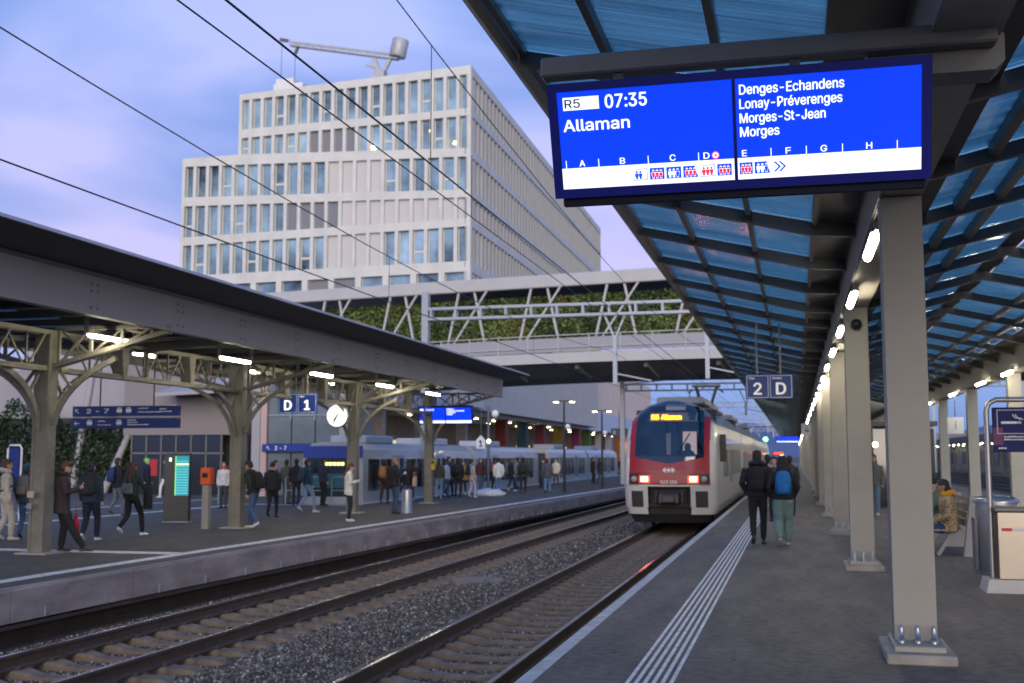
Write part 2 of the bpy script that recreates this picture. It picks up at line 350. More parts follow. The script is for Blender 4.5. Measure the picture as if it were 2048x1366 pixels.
parts = [stones(72000, -10.7, -2.0, 8.5, 25, .017, .034, 1.5), stones(24000, -10.7, -2.0, 22, 48, .028, .045, 1.3)]
Q = np.concatenate([p[0] for p in parts]); T = []; off = 0
for p in parts: T.append(p[1] + off); off += len(p[0])
T = np.concatenate(T)
me = bpy.data.meshes.new('ballast_stones'); me.vertices.add(len(Q)); me.vertices.foreach_set('co', Q.ravel())
me.loops.add(len(T) * 3); me.loops.foreach_set('vertex_index', T.ravel().astype(np.int32)); me.polygons.add(len(T))
me.polygons.foreach_set('loop_start', np.arange(0, len(T) * 3, 3, dtype=np.int32)); me.update(calc_edges=True)
# each stone its own shade of grey or brown
sm = bpy.data.materials.new('ballast_stone_mix'); sm.use_nodes = True; n_ = sm.node_tree.nodes; l_ = sm.node_tree.links; bs = n_['Principled BSDF']; bs.inputs['Roughness'].default_value = .9
gi = n_.new('ShaderNodeNewGeometry'); rp = n_.new('ShaderNodeValToRGB'); l_.new(gi.outputs['Random Per Island'], rp.inputs[0]); l_.new(rp.outputs[0], bs.inputs['Base Color'])
for i, (p, c) in enumerate([(0, (.036, .026, .020)), (.35, (.098, .078, .062)), (.7, (.158, .138, .120)), (.93, (.25, .228, .205)), (1, (.44, .42, .39))]):
    e_ = rp.color_ramp.elements[i] if i < 1 else (rp.color_ramp.elements.new(p) if i < 4 else rp.color_ramp.elements[-1]); e_.position = p; e_.color = c + (1,)
me.materials.append(sm)
tag(link(me, 'ballast_stones'), 'loose grey and brown ballast stones around the two tracks', 'ballast', kind='stuff')

# ------------------------------------------------------------------ tracks
def sleeper_mesh():
    """concrete sleeper 2.6 m: deep under the rails, waisted in the middle"""
    b = MB(); sec = [(-1.3, .09, -.02), (-1.2, .125, .035), (-.55, .125, .035), (-.35, .10, -.015), (0, .095, -.022), (.35, .10, -.015), (.55, .125, .035), (1.2, .125, .035), (1.3, .09, -.02)]
    vs = []; fs = []
    for x, w, z in sec: vs += [(x, -w - .03, -.2), (x, -w, z - .01), (x, -w + .03, z), (x, w - .03, z), (x, w, z - .01), (x, w + .03, -.2)]
    for i in range(len(sec) - 1):
        for k in range(5): a = i * 6 + k; fs.append((a, a + 1, a + 7, a + 6))
    fs += [(0, 1, 2, 3, 4, 5), tuple(len(vs) - 1 - i for i in range(6))]
    b._add(vs, fs, 0)
    for s in (-1, 1):                       # rail clips
        for d in (-.10, .10): b.box(s * .75 + d - .035, s * .75 + d + .035, -.06, .06, .02, .075, 1, .01)
    return b.mesh('sleeper', [slp, rust])
SLM = sleeper_mesh()
RAILP = [(-.075, 0), (.075, 0), (.075, .012), (.018, .035), (.012, .12), (.036, .132), (.036, .160), (.028, .169), (-.028, .169), (-.036, .160), (-.036, .132), (-.012, .12), (-.018, .035), (-.075, .012)]
def track(name, label, cxf, y0, y1):
    t = thing(name, label, 'railway track', (cxf(y0), y0, -.55))
    for s in (-1, 1):
        b = MB(); n = len(RAILP); yy = [y0 + (y1 - y0) * i / 60 for i in range(61)]; vs = []; fs = []; mi = []
        for y in yy: vs += [(cxf(y) - cxf(y0) + s * .7525 + p[0], y - y0, p[1] - .169) for p in RAILP]
        for i in range(60):
            for k in range(n): fs.append((i * n + k, i * n + (k + 1) % n, (i + 1) * n + (k + 1) % n, (i + 1) * n + k)); mi.append(1 if k in (7,) else 0)
        b._add(vs, fs); b.m = mi; b.build('rail', [rust, railtop], t)
    y = math.ceil(y0 / .6) * .6; k = 0
    while k < 150 and y < y1:
        o = link(SLM, 'sleeper', t, (cxf(y + .14) - cxf(y0), y + .14 - y0, -.205)); y += .6; k += 1
    return t
track('railway_track', 'curving railway track with concrete sleepers beside the left platform', cx1, 7.0, 160)
track('railway_track', 'straight railway track with the red train on it beside the right platform', lambda y: CX2, 7.0, 160)
mh = thing('manhole_cover', 'round brown concrete manhole cover in the ballast between the tracks', 'manhole cover', (-6.05, 21.7, -.70))
MB().lathe((0, 0, 0), [(.52, -.1), (.52, .0), (.50, .012), (.46, .012)], 28).build('rim', mat('manhole_rim', (.20, .155, .14), .85, var=.2), mh)
MB().lathe((0, 0, 0), [(.455, -.1), (.455, .002), (.44, .006)], 28).build('lid', mat('manhole_lid', (.13, .085, .07), .85, var=.3), mh)

# ------------------------------------------------------------------ right platform
pr = MB(); pr.box(-2.0, 9.0, -14, 300, -1.3, 0); pr_o = struct(pr.build('platform_right', asph))
pe = MB(); 
for i in range(60):                           # kerb stones, each a metre and a half long
    y = 4 + i * 1.5; MB().box(-2.10, -1.965, y + .004, y + 1.496, -.22, .004, 0, .008).build('kerb_stone', mat('kerb_concrete', (.50, .49, .47), .8, var=.2, scale=6, bump=.002, bscale=80, var2=(.33, .32, .31)), pr_o)
MB().box(-2.10, -1.965, 94, 300, -.22, .004).build('kerb_far', edge_p, pr_o)['kind'] = 'stuff'
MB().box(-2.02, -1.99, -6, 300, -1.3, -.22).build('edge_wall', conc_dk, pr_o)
seg = MB()
for k in range(6): seg.box(-.178 + k * .0645, -.178 + k * .0645 + .032, 0, .975, 0, .004, 0, .002)
segm = seg.mesh('tactile_strip', mat('tactile_paint', (.80, .79, .77), .65, var=.10, scale=9, var2=(.46, .45, .43)))
for i in range(70): link(segm, 'tactile_strip', pr_o, (-1.105, 5.4 + i * 1.0, .0005))
wear = MB()
# ------------------------------------------------------------------ left platform, plaza and tram pit
ZL = -.15
b = MB(); yy = list(range(4, 72, 4)) + [72, 110, 300]
vs = []; fs = []
for y in yy: vs += [(edgeL(y) - .02, y, ZL), (-16.2, y, ZL), (edgeL(y) - .02, y, ZL - .5), (edgeL(y) - .3, y, ZL - .5), (edgeL(y) - .3, y, -1.3)]
for i in range(len(yy) - 1):
    a = i * 5; c = a + 5
    fs += [(a, a + 1, c + 1, c), (a, a + 2, c + 2, c)]
b._add(vs, fs)
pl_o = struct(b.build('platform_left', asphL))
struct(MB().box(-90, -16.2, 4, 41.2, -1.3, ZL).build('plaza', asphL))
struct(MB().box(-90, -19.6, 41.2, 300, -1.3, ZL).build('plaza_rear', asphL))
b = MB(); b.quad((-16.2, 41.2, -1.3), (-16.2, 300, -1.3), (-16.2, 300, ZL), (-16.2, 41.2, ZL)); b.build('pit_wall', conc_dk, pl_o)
# platform edge slabs: facing units 3 m long with a shadow joint, dark undercut wall behind
for i in range(24):
    y = 5.0 + i * 3.0; e0 = edgeL(y + .01); e1 = edgeL(y + 2.99); t0 = y + .012; t1 = y + 2.988
    q = MB()._add([(e0, t0, ZL - .47), (e1, t1, ZL - .47), (e1, t1, ZL - .03), (e0, t0, ZL - .03), (e0 - .03, t0, ZL + .004), (e1 - .03, t1, ZL + .004), (e1 - .16, t1, ZL + .004), (e0 - .16, t0, ZL + .004), (e0 - .16, t0, ZL - .47), (e1 - .16, t1, ZL - .47)],
                 [(0, 1, 2, 3), (3, 2, 5, 4), (4, 5, 6, 7), (0, 3, 4, 7, 8), (1, 9, 6, 5, 2), (7, 6, 9, 8), (0, 8, 9, 1)])
    q.build('edge_slab', concL, pl_o)
    if i < 14:
        for d in (.75, 2.25):
            e = edgeL(y + d); MB().box(e - .01, e + .022, y + d - .022, y + d + .022, ZL - .47, ZL - .33, 0, .004).build('steel_bracket', galv, pl_o)
b = MB(); vs = []; fs = []
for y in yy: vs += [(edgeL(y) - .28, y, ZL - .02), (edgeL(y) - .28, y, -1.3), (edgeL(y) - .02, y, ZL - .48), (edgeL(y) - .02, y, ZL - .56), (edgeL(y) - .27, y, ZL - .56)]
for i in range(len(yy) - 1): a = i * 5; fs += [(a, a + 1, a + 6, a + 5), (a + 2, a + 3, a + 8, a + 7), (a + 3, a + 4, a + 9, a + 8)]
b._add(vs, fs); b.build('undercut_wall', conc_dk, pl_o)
b = MB(); vs = []; fs = []                    # white safety line
for y in yy: vs += [(edgeL(y) - .62, y, ZL + .004), (edgeL(y) - .92, y, ZL + .004)]
for i in range(len(yy) - 1): a = i * 2; fs.append((a, a + 1, a + 3, a + 2))
b._add(vs, fs); b.build('safety_line', paint, pl_o)
b = MB(); b.box(-22, edgeL(20) - .95, 19.85, 20.0, ZL, ZL + .005); b.box(-22, edgeL(20) - .95, 19.62, 19.77, ZL, ZL + .005); b.build('guide_line', paint, pl_o)
b = MB(); b.box(-20.9, -20.6, 12, 40.6, ZL, ZL + .004); b.box(-24.6, -24.4, 12, 46, ZL, ZL + .004); b.box(-20.6, -16.2, 40.4, 40.7, ZL, ZL + .004); b.box(-16.5, -16.22, 40.7, 140, ZL, ZL + .004); b.build('tram_stop_line', paint, pl_o)
# ------------------------------------------------------------------ right canopy
BAY = 7.8; COLY = [10.6 + BAY * k for k in range(-1, 28)]
cglass = glass('canopy_glass', (.50, .84, .90), .05, .40, (.46, .66, .74), (.25, 9, 1), .14)
ftube = glow('lamp_tube', (1.0, .89, .68), 46)
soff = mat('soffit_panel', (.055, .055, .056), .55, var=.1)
cv = thing('platform_canopy', 'long grey steel canopy with blue glass panes over the right platform', 'canopy', (0, 0, 0))
colm = MB(); colm.box(-.175, .175, -.15, -.125, 0, 3.99, 0, .004); colm.box(-.175, .175, .125, .15, 0, 3.99, 0, .004); colm.box(-.175, -.150, -.125, .125, 0, 3.99); colm.box(.150, .175, -.125, .125, 0, 3.99)
colmesh = colm.mesh('column', steelg)
base1 = MB().box(-.275, .275, -.62, .38, 0, .085, 0, .012).mesh('base_plate', mat('base_plate_grout', (.30, .28, .25), .8, var=.2))
base2 = MB().box(-.205, .205, -.50, .26, .085, .135, 0, .008).mesh('foot_plate', steelg)
boltm = MB().lathe((0, 0, 0), [(.034, 0), (.034, .03), (.024, .03), (.024, .12), (.02, .135), (.008, .145)], 10).mesh('bolt', steels)
colbracket = MB().box(-.10, .10, -.13, .13, 3.99, 4.06).mesh('cap_plate', steelg)
def column(x, y):
    c = link(colmesh, 'column', cv, (x, y, 0)); link(base1, 'base_plate', c); link(base2, 'foot_plate', c)
    for dx in (-.13, 0, .13): link(boltm, 'bolt', c, (dx, -.30, .135))
for x in (.965, 5.94):
    for y in COLY[(1 if x < 2 else 2):]:
        if y < 120: column(x, y)
    b = MB()
    for y in COLY:
        if y >= 120: b.box(x - .175, x + .175, y - .15, y + .15, 0, 3.99)
    b.build('column_far', steelg, cv)['kind'] = 'stuff'
    b = MB(); b.box(x - .17, x + .17, -12, 232, 4.03, 4.46); b.box(x - .185, x + .185, -12, 232, 4.0, 4.03); b.box(x - .19, x + .19, -12, 232, 4.605, 4.72); b.box(x - .165, x + .165, -12, 232, 4.46, 4.605); b.build('main_beam', steelg, cv)
def prof_left(off=0.): return [(-2.25, 5.07), (-2.25, 5.19), (.3, 4.60), (.79, 4.57), (.79, 4.40), (.3, 4.43)]
def zg(x): return 5.205 - (x + 2.25) * .2314
raf = MB().prism(prof_left(), -.05, .05).mesh('rafter', steeld)
rafi = MB().prism([(1.15, 4.40), (1.15, 4.56), (3.45, 5.10), (5.76, 4.56), (5.76, 4.40), (3.45, 4.95)], -.05, .05).mesh('rafter', steeld)
rafr = MB().prism([(9.15, 5.07), (9.15, 5.19), (6.6, 4.60), (6.12, 4.57), (6.12, 4.40), (6.6, 4.43)], -.05, .05).mesh('rafter', steeld)
RY = [9.3 + 2.6 * k for k in range(-8, 85)]
def pane(x0, z0, x1, z1, yl): return MB()._add([(x0, .02, z0), (x1, .02, z1), (x1, yl - .02, z1), (x0, yl - .02, z0), (x0, .02, z0 + .012), (x1, .02, z1 + .012), (x1, yl - .02, z1 + .012), (x0, yl - .02, z0 + .012)],
                                                  [(0, 3, 2, 1), (4, 5, 6, 7), (0, 1, 5, 4), (1, 2, 6, 5), (2, 3, 7, 6), (3, 0, 4, 7)])
XL = [-2.21, -1.40, -.50, .29]
zi = lambda x: 5.115 - abs(x - 3.45) * .2347
XI = [1.62, 2.45, 3.30]
pm = [pane(a + .012, zg(a + .012), c - .012, zg(c - .012), 2.6).mesh('glass_pane', cglass) for a, c in zip(XL, XL[1:])]
pmi = [pane(a + .012, zi(a + .012), c - .012, zi(c - .012), 2.6).mesh('glass_pane', cglass) for a, c in zip(XI, XI[1:])]
pmi += [pane(6.9 - c + .012, zi(c - .012), 6.9 - a - .012, zi(a + .012), 2.6).mesh('glass_pane', cglass) for a, c in zip(XI, XI[1:])]
pur = [MB().box(x - .03, x + .03, .05, 2.55, zg(x) - .11, zg(x) - .005).mesh('purlin', steeld) for x in XL[1:3]]
purc = [MB().box(x - .05, x + .05, .0, .14, zg(x) - .16, zg(x) - .03, 0, .01).mesh('purlin_cleat', black) for x in XL[1:3]]
puri = [MB().box(x - .05, x + .05, .05, 2.55, zi(x) - .12, zi(x) - .005).mesh('purlin', steeld) for x in (1.98, 2.45, 4.45, 4.92)]
farb = MB(); farg = MB()
for y in RY:
    if y < 66:
        link(raf, 'rafter', cv, (0, y, 0)); link(rafi, 'rafter', cv, (0, y, 0))
        for q in pm + (pmi if y > 5 else []): link(q, 'glass_pane', cv, (0, y, 0))
        for q in pur + puri: link(q, 'purlin', cv, (0, y, 0))
        for q in purc: link(q, 'purlin_cleat', cv, (0, y + 2.42, 0))
        if y > 18: link(rafr, 'rafter', cv, (0, y, 0))
    else:
        farb.prism(prof_left(), y - .05, y + .05); farb.prism([(1.15, 4.40), (1.15, 4.56), (3.45, 5.10), (5.76, 4.56), (5.76, 4.40), (3.45, 4.95)], y - .05, y + .05)
        for a, c in zip(XL, XL[1:]): farg.quad((a + .02, y, zg(a)), (c - .02, y, zg(c)), (c - .02, y + 2.58, zg(c)), (a + .02, y + 2.58, zg(a)))
farb.build('rafter_far', steeld, cv)['kind'] = 'stuff'; farg.build('glass_far', cglass, cv)['kind'] = 'stuff'
b = MB(); b.quad((6.6, 18, 4.62), (9.13, 18, 5.21), (9.13, 232, 5.21), (6.6, 232, 4.62)); b.build('outer_wing_glass', cglass, cv)
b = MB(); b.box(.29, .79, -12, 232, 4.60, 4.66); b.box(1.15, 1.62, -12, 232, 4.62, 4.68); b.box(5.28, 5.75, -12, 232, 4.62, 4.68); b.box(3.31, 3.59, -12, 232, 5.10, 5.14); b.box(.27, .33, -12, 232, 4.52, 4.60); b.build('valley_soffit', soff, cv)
b = MB(); b.prism([(-2.36, 5.13), (-2.36, 5.24), (-2.24, 5.24), (-2.24, 5.13), (-2.30, 5.09)], -12, 232); b.box(-2.22, -2.16, -12, 232, 5.13, 5.19); b.build('edge_gutter', mat('gutter_steel', (.16, .16, .165), .4, .3, var=.1), cv)
MB().tube([(.80, 6.9, 3.985), (.80, 100, 3.985)], .008, 6).build('cable', black, cv)
# tube lamps along both beams
ordn = ['nearest', 'second nearest', 'third nearest', 'fourth nearest', 'fifth nearest', 'sixth nearest']
def tube_lamp(name, label, group, loc, L, rz=0, drop=.06, mats=None):
    t = thing(name, label, 'lamp', loc, rz, group)
    b = MB(); b.box(-.05, .05, -L / 2 - .06, L / 2 + .06, -.035, 0, 0, .006); b.build('housing', steelg, t)
    b = MB(); pts = [(math.cos(a) * .048, -.036 - math.sin(a) * .060) for a in [PI * i / 8 for i in range(9)]]
    b.prism(pts, -L / 2, L / 2); b.build('light_tube', ftube, t)
    b = MB(); b.box(-.02, .02, -L / 2 - .15, -L / 2 - .06, -.03, drop, 0); b.box(-.02, .02, L / 2 + .06, L / 2 + .15, -.03, drop, 0); b.build('bracket', steelg, t)
    return t
lp = tube_lamp('tube_lamp', 'nearest lit tube lamp under the beam behind the big blue display', 'tube lamps under the right canopy beam', (.83, 12.3, 3.93), 1.35)
for y in (.6, -3.6, -7.8): copy_tree(lp, None, (.83, y, 3.93), 0, 'unseen lit tube lamp of the beam row overhead or behind the camera')  # unseen lamps carrying the row on behind the camera, kept for their light
y = 12.3
for k in range(1, 52):
    y += 4.2
    lab = (ordn[k] + ' lit tube lamp under the beam, counted from the big blue display') if k < 6 else 'distant lit tube lamp far along the beam row beside the grey columns'
    copy_tree(lp, None, (.83, y, 3.93), 0, lab)
for k, yy_ in enumerate((29.5, 33.0, 37.6, 44.0, 51.8, 59.6, 67.4)):
    lab = ('lit tube lamp on the far-side column row beside the smoking sign, nearest', 'lit tube lamp on the far-side column row, second nearest', 'lit tube lamp on the far-side column row, third nearest')[k] if k < 3 else 'lit tube lamp deep along the far-side column row'
    o = copy_tree(lp, None, (5.62, yy_, 3.98), 0, lab); o['group'] = 'tube lamps along the far column row'
# loudspeaker/camera dome under the beam at the second column
d = thing('camera_dome', 'small dark camera dome on the face of the second column', 'security camera', (.965, COLY[2] - .16, 3.72))
MB().sphere((0, -.06, 0), .085, 14, 9).build('dome', black, d); MB().box(-.05, .05, -.03, .01, -.05, .05).build('mount', steelg, d)

# ------------------------------------------------------------------ big departure display
scr = glow('screen_blue', (.0, .045, .95), .62); scrw = glow('screen_white', (.80, .89, 1.0), .78); scrk = glow('screen_ink', (.0, .02, .10), .25)
scrb = glow('screen_icon_blue', (.004, .06, .62), .8); scrr = glow('screen_red', (1.0, .02, .06), 1.0)
ds = thing('departure_display', 'big lit blue departure display for the 07:35 train to Allaman', 'display', (-1.319, 6.143, 3.795)); ds.rotation_euler = (R(22), 0, 0)
fr = MB(); w, h = 2.07, .652
fr.box(0, w, 0, .03, -.047, 0); fr.box(0, w, 0, .03, -h, -.60); fr.box(0, .052, 0, .03, -.60, -.047); fr.box(2.018, w, 0, .03, -.60, -.047)
fr.box(1.030, 1.048, .001, .03, -.60, -.047); fr.build('frame', navy_d, ds)
MB().box(.01, w - .01, .03, .20, -h + .01, -.01, 0, .01).build('housing', navy_d, ds)
MB().box(.035, 2.046, .05, .22, -.715, -h, 0, .01).build('lower_housing', mat('housing_dark', (.004, .006, .03), .5), ds)
for x0, x1 in ((.052, 1.030), (1.048, 2.018)):
    s = MB().box(x0, x1, .010, .02, -.60, -.047).build('screen', scr, ds)
    MB().box(x0, x1, .008, .0098, -.600, -.481).build('white_band', scrw, s)
T0 = .007
def stx(body, cap, x, z, wd, m=scrw, bold=.02, align='LEFT'): return text(body, cap, m, ds, (x, T0, z), (PI / 2, 0, 0), wd, bold, .0005, align)
MB().box(.084, .291, .008, .0095, -.153, -.080).build('line_box', scrw, ds)
stx('R5', .047, .095, -.139, .087, scrk, .014); stx('07:35', .072, .327, -.152, .233, scrw, .022); stx('Allaman', .064, .079, -.270, .378, scrw, .022)
stx('Denges-Echandens', .052, 1.070, -.134, .553); stx('Lonay-Pr\u00e9verenges', .052, 1.069, -.211, .543); stx('Morges-St-Jean', .052, 1.068, -.289, .456); stx('Morges', .052, 1.068, -.364, .210)
for ch, x0, x1 in (('A', .156, .187), ('B', .390, .419), ('C', .673, .705), ('D', .862, .894), ('E', 1.074, 1.099), ('F', 1.310, 1.337), ('G', 1.496, 1.529), ('H', 1.735, 1.765)): stx(ch, .034, x0, -.472, x1 - x0)
b = MB()
for x in (.078, .267, .551, .834, 1.231, 1.42, 1.611, 1.895): b.box(x - .0025, x + .0025, .007, .0095, -.481, -.436)
b.build('sector_ticks', scrw, ds)
ci = MB().lathe((0, 0, 0), [(.0205, 0), (.0205, .001)], 24).build('marker_ring', scrr, ds, (.928, .0085, -.456)); ci.rotation_euler = (PI / 2, 0, 0)
ci2 = MB().lathe((0, 0, 0), [(.0165, 0), (.0165, .001)], 24).build('marker_disc', scrw, ds, (.928, .0075, -.456)); ci2.rotation_euler = (PI / 2, 0, 0)
ci3 = MB().lathe((0, 0, 0), [(.0065, 0), (.0065, .001)], 16).build('marker_dot', scrr, ds, (.928, .0065, -.456)); ci3.rotation_euler = (PI / 2, 0, 0)
def figure(b, x, z, s, y0, mi=0, seat=False):
    n = 8; b._add([(x + math.cos(2 * PI * k / n) * s * .14, y0, z + s * .88 + math.sin(2 * PI * k / n) * s * .14) for k in range(n)], [tuple(range(n))], mi)
    b.quad((x - s * .2, y0, z + s * .30), (x + s * .2, y0, z + s * .30), (x + s * .22, y0, z + s * .70), (x - s * .22, y0, z + s * .70), mi)
    b.quad((x - s * .13, y0, z), (x + s * .13, y0, z), (x + s * .13, y0, z + s * .3), (x - s * .13, y0, z + s * .3), mi)
cars = [(.463, .542, 'W', 2, 'l'), (.556, .638, 'R', 3, ''), (.650, .733, 'P', 2, ''), (.745, .828, 'R', 3, 'r'), (.840, .922, 'V', 3, 'l'), (.935, 1.014, 'R', 3, ''), (1.058, 1.129, 'R', 3, ''), (1.140, 1.223, 'P', 2, 'r')]
for x0, x1, k, n, cut in cars:
    t = .018; pl = [(x0 + (t if cut == 'l' else 0), -.507), (x1 - (t if cut == 'r' else 0), -.507), (x1, -.572), (x0, -.572)]
    c = MB()._add([(p[0], .0078, p[1]) for p in pl], [(0, 1, 2, 3)]).build('coach_symbol', scrb, ds)
    if k in 'WV':
        cxm = (x0 + x1) / 2; MB()._add([(cxm + (p[0] - cxm) * .93, .0076, -.5395 + (p[1] + .5395) * .91) for p in pl], [(0, 1, 2, 3)]).build('coach_fill', scrw, c)
    f = MB()
    for i in range(3):
        xx = x0 + (x1 - x0) * (.24 + .26 * i)
        if k == 'R': figure(f, xx, -.567, .050, .0072, 1); figure(f, xx, -.563, .040, .0070, 0)
        elif k == 'V': figure(f, xx, -.565, .045, .0072, 0)
        elif k == 'W' and i < 2: figure(f, xx, -.565, .045, .0072, 2)
        elif k == 'P': figure(f, xx, -.567, .050, .0072, 1); (figure(f, xx, -.563, .040, .0070, 2) if i == 2 else None)
    f.build('passenger_symbol', [scrr, scrw, scrb], c)
f = MB()
for x in (1.242, 1.270):
    f._add([(x, .0078, -.512), (x + .012, .0078, -.512), (x + .040, .0078, -.5395), (x + .012, .0078, -.567), (x, .0078, -.567), (x + .028, .0078, -.5395)], [(0, 1, 2, 5), (2, 3, 4, 5)])
f.build('chevrons', scrb, ds)
hb = thing('hanger_bar', 'grey crossbar carrying the big departure display', 'bracket', (0, 6.45, 3.9))
MB().box(-1.41, 1.12, -.06, .06, .03, .15, 0, .012).build('bar', mat('bar_steel', (.17, .168, .16), .5, var=.1), hb)
MB().prism([(.45, -.06), (.48, -.09), (1.12, -.09), (1.17, -.04), (1.17, .11), (1.14, .128), (.45, .128)], .061, .30).build('clamp', mat('bar_steel'), hb)
b = MB()
for x in (-.95, .05): b.box(x - .03, x + .03, -.02, .02, -.12, .03)
b.build('hanger', steeld, hb)
# hanging platform sign 2 / D
def plate_sign(name, label, loc, items, w=.53, hang=(0, 1.3), lit=.22, rz=0):
    t = thing(name, label, 'sign', loc, rz); sw = glow('sign_lit_%.2f' % lit, (.95, .93, .86), lit); nv_ = mat('sign_navy_%.2f' % lit, (.010, .030, .16), .35, emit=(.01, .04, .2), estr=lit * .35)
    n = len(items); MB().box(0, w * n + .02, -.03, .03, 0, .56, 0, .006).build('panel', nv_, t)
    for i, (small, big) in enumerate(items):
        x0 = .02 + i * w; b = MB(); o = .012
        for a in (0, 1):
            pass
        b.box(x0 + .01, x0 + w - .03, -.034, -.03, .02, .02 + o); b.box(x0 + .01, x0 + w - .03, -.034, -.03, .54 - o, .54); b.box(x0 + .01, x0 + .01 + o, -.034, -.03, .02 + o, .54 - o); b.box(x0 + w - .03 - o, x0 + w - .03, -.034, -.03, .02 + o, .54 - o); b.build('border', glow('sign_border', (.5, .55, .65), .18), t)
        text(small, .045, sw, t, (x0 + .06, -.033, .455), bold=.01); text(big, .265, sw, t, (x0 + w / 2 - .01, -.033, .10), bold=.028, align='CENTER')
    b = MB()
    for fx in (.25, .75): b.tube([(w * n * fx, 0, .56), (w * n * fx, 0, .56 + hang[1])], .022, 8)
    b.build('hanger', steelg, t); return t
plate_sign('platform_sign', 'hanging blue sign showing 2 and D under the right canopy', (-1.08, 27.0, 3.02), [('Voie', '2'), ('Secteur', 'D')], hang=(0, 1.2))
# ------------------------------------------------------------------ left canopy: old riveted iron under a new roof
iron = mat('iron_sage_paint', (.175, .168, .135), .5, var=.22, scale=4)
fasc = mat('fascia_grey', (.235, .225, .225), .5, var=.05, scale=1.5)
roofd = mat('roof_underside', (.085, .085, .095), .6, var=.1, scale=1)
rofe = mat('roof_edge_zinc', (.36, .38, .46), .45, .2)
lglass = glass('old_roof_glass', (.10, .30, .42), .08, .15, (.06, .2, .3), (3, 1, 1))
lc = thing('station_canopy', 'old riveted iron canopy with grey fascia over the left platform', 'canopy', (0, 0, 0))
LCX = -14.0; LCY = [19.14, 27.05, 35.0, 43.0]
cm = MB(); cm.box(-.155, .155, -.14, -.12, 0, 4.2); cm.box(-.155, .155, .12, .14, 0, 4.2); cm.box(-.15, -.125, -.12, .12, 0, 4.2); cm.box(.125, .15, -.12, .12, 0, 4.2)
for sx in (-1, 1):
    cm.box(sx * .13 - .03, sx * .13 + .03, -.155, -.14, 0, 4.1)
colA = cm.mesh('column', iron)
rv = MB()
for i in range(38):
    for sx in (-1, 1): rv.sphere((sx * .13, -.157, .12 + i * .1), .013, 6, 4)
rvm = rv.mesh('rivets', iron)
basA = MB().box(-.34, .34, -.30, .30, 0, .035, 0, .006).mesh('base_plate', steelg)
def arc(p0, c, p1, n=8):
    return [tuple((1 - t) ** 2 * a + 2 * t * (1 - t) * b_ + t * t * d_ for a, b_, d_ in zip(p0, c, p1)) for t in [i / n for i in range(n + 1)]]
def arcbar(b, pts, w, h, up):
    for p, q in zip(pts, pts[1:]): b.bar(p, q, w, h, 0, up)
for y in LCY:
    c = link(colA, 'column', lc, (LCX, y, ZL)); o = link(rvm, 'rivets', c); o['kind'] = 'stuff'; link(basA, 'base_plate', c)
    for s in (-1, 1):                      # curved brackets along the girder and across it
        b = MB(); arcbar(b, arc((LCX, y + s * .17, ZL + 2.35), (LCX, y + s * .30, 3.05), (LCX, y + s * 1.35, 3.36)), .12, .05, (1, 0, 0))
        b.bar((LCX, y + s * .2, 3.33), (LCX, y + s * .48, 2.92), .05, .05); b.build('curved_bracket', iron, lc)
        b = MB(); arcbar(b, arc((LCX + s * .2, y, ZL + 2.45), (LCX + s * .35, y, 3.1), (LCX + s * 1.5, y, 3.55)), .10, .05, (0, 1, 0))
        b.bar((LCX + s * .25, y, 3.38), (LCX + s * .55, y, 3.0), .05, .05); b.build('curved_bracket', iron, lc)
        # transverse truss reaching to the fascia
        b = MB(); xe = LCX + s * 2.62
        lo = lambda x: 3.38 + .66 * abs(x - LCX) / 2.62 ; hi = lambda x: 4.12
        b.bar((LCX + s * .2, y - .06, lo(LCX + s * .2)), (xe, y - .06, lo(xe)), .05, .09); b.bar((LCX + s * .2, y + .06, lo(LCX + s * .2)), (xe, y + .06, lo(xe)), .05, .09)
        b.bar((LCX + s * .2, y, 4.14), (xe, y, 4.14), .14, .07)
        xs = [LCX + s * d for d in (.25, .95, 1.62, 2.25)]
        for i, x in enumerate(xs):
            b.bar((x, y, lo(x)), (x, y, 4.12), .05, .06)
            if i < 3:
                x2 = xs[i + 1]; b.bar((x, y - .03, lo(x)), (x2, y - .03, 4.12), .02, .045); b.bar((x, y + .03, 4.12), (x2, y + .03, lo(x2)), .02, .045)
        b.build('cross_truss', iron, lc)
# girder along the columns: chords, struts and crossed diagonals, one part per bay
for y0 in (11.0, 19.0, 27.0, 35.0):
    b = MB()
    for dx in (-.09, .09): b.bar((LCX + dx, y0, 3.38), (LCX + dx, y0 + 8, 3.38), .05, .09); b.bar((LCX + dx, y0, 4.08), (LCX + dx, y0 + 8, 4.08), .05, .09)
    b.box(LCX - .12, LCX + .12, y0, y0 + 8, 3.325, 3.337)
    b.build('girder_chord', iron, lc)
    b = MB()
    for i in range(8):
        a = y0 + i
        b.bar((LCX, a + .5, 3.40), (LCX, a + .5, 4.06), .035, .035)
        b.bar((LCX - .05, a, 4.06), (LCX - .05, a + .5, 3.40), .02, .042); b.bar((LCX + .05, a + .5, 3.40), (LCX + .05, a + 1, 4.06), .02, .042)
    b.build('girder_lattice', iron, lc)
    for yy_ in (y0 + 2.6, y0 + 5.4):       # gusset plates under the girder
        MB()._add([(LCX - .13, yy_ - .16, 4.1), (LCX - .13, yy_ + .16, 4.1), (LCX - .13, yy_ + .07, 3.36), (LCX - .13, yy_ - .07, 3.36), (LCX + .13, yy_ - .16, 4.1), (LCX + .13, yy_ + .16, 4.1), (LCX + .13, yy_ + .07, 3.36), (LCX + .13, yy_ - .07, 3.36)],
                    [(0, 1, 2, 3), (4, 7, 6, 5), (0, 4, 5, 1), (1, 5, 6, 2), (2, 6, 7, 3), (3, 7, 4, 0)]).build('gusset', iron, lc)
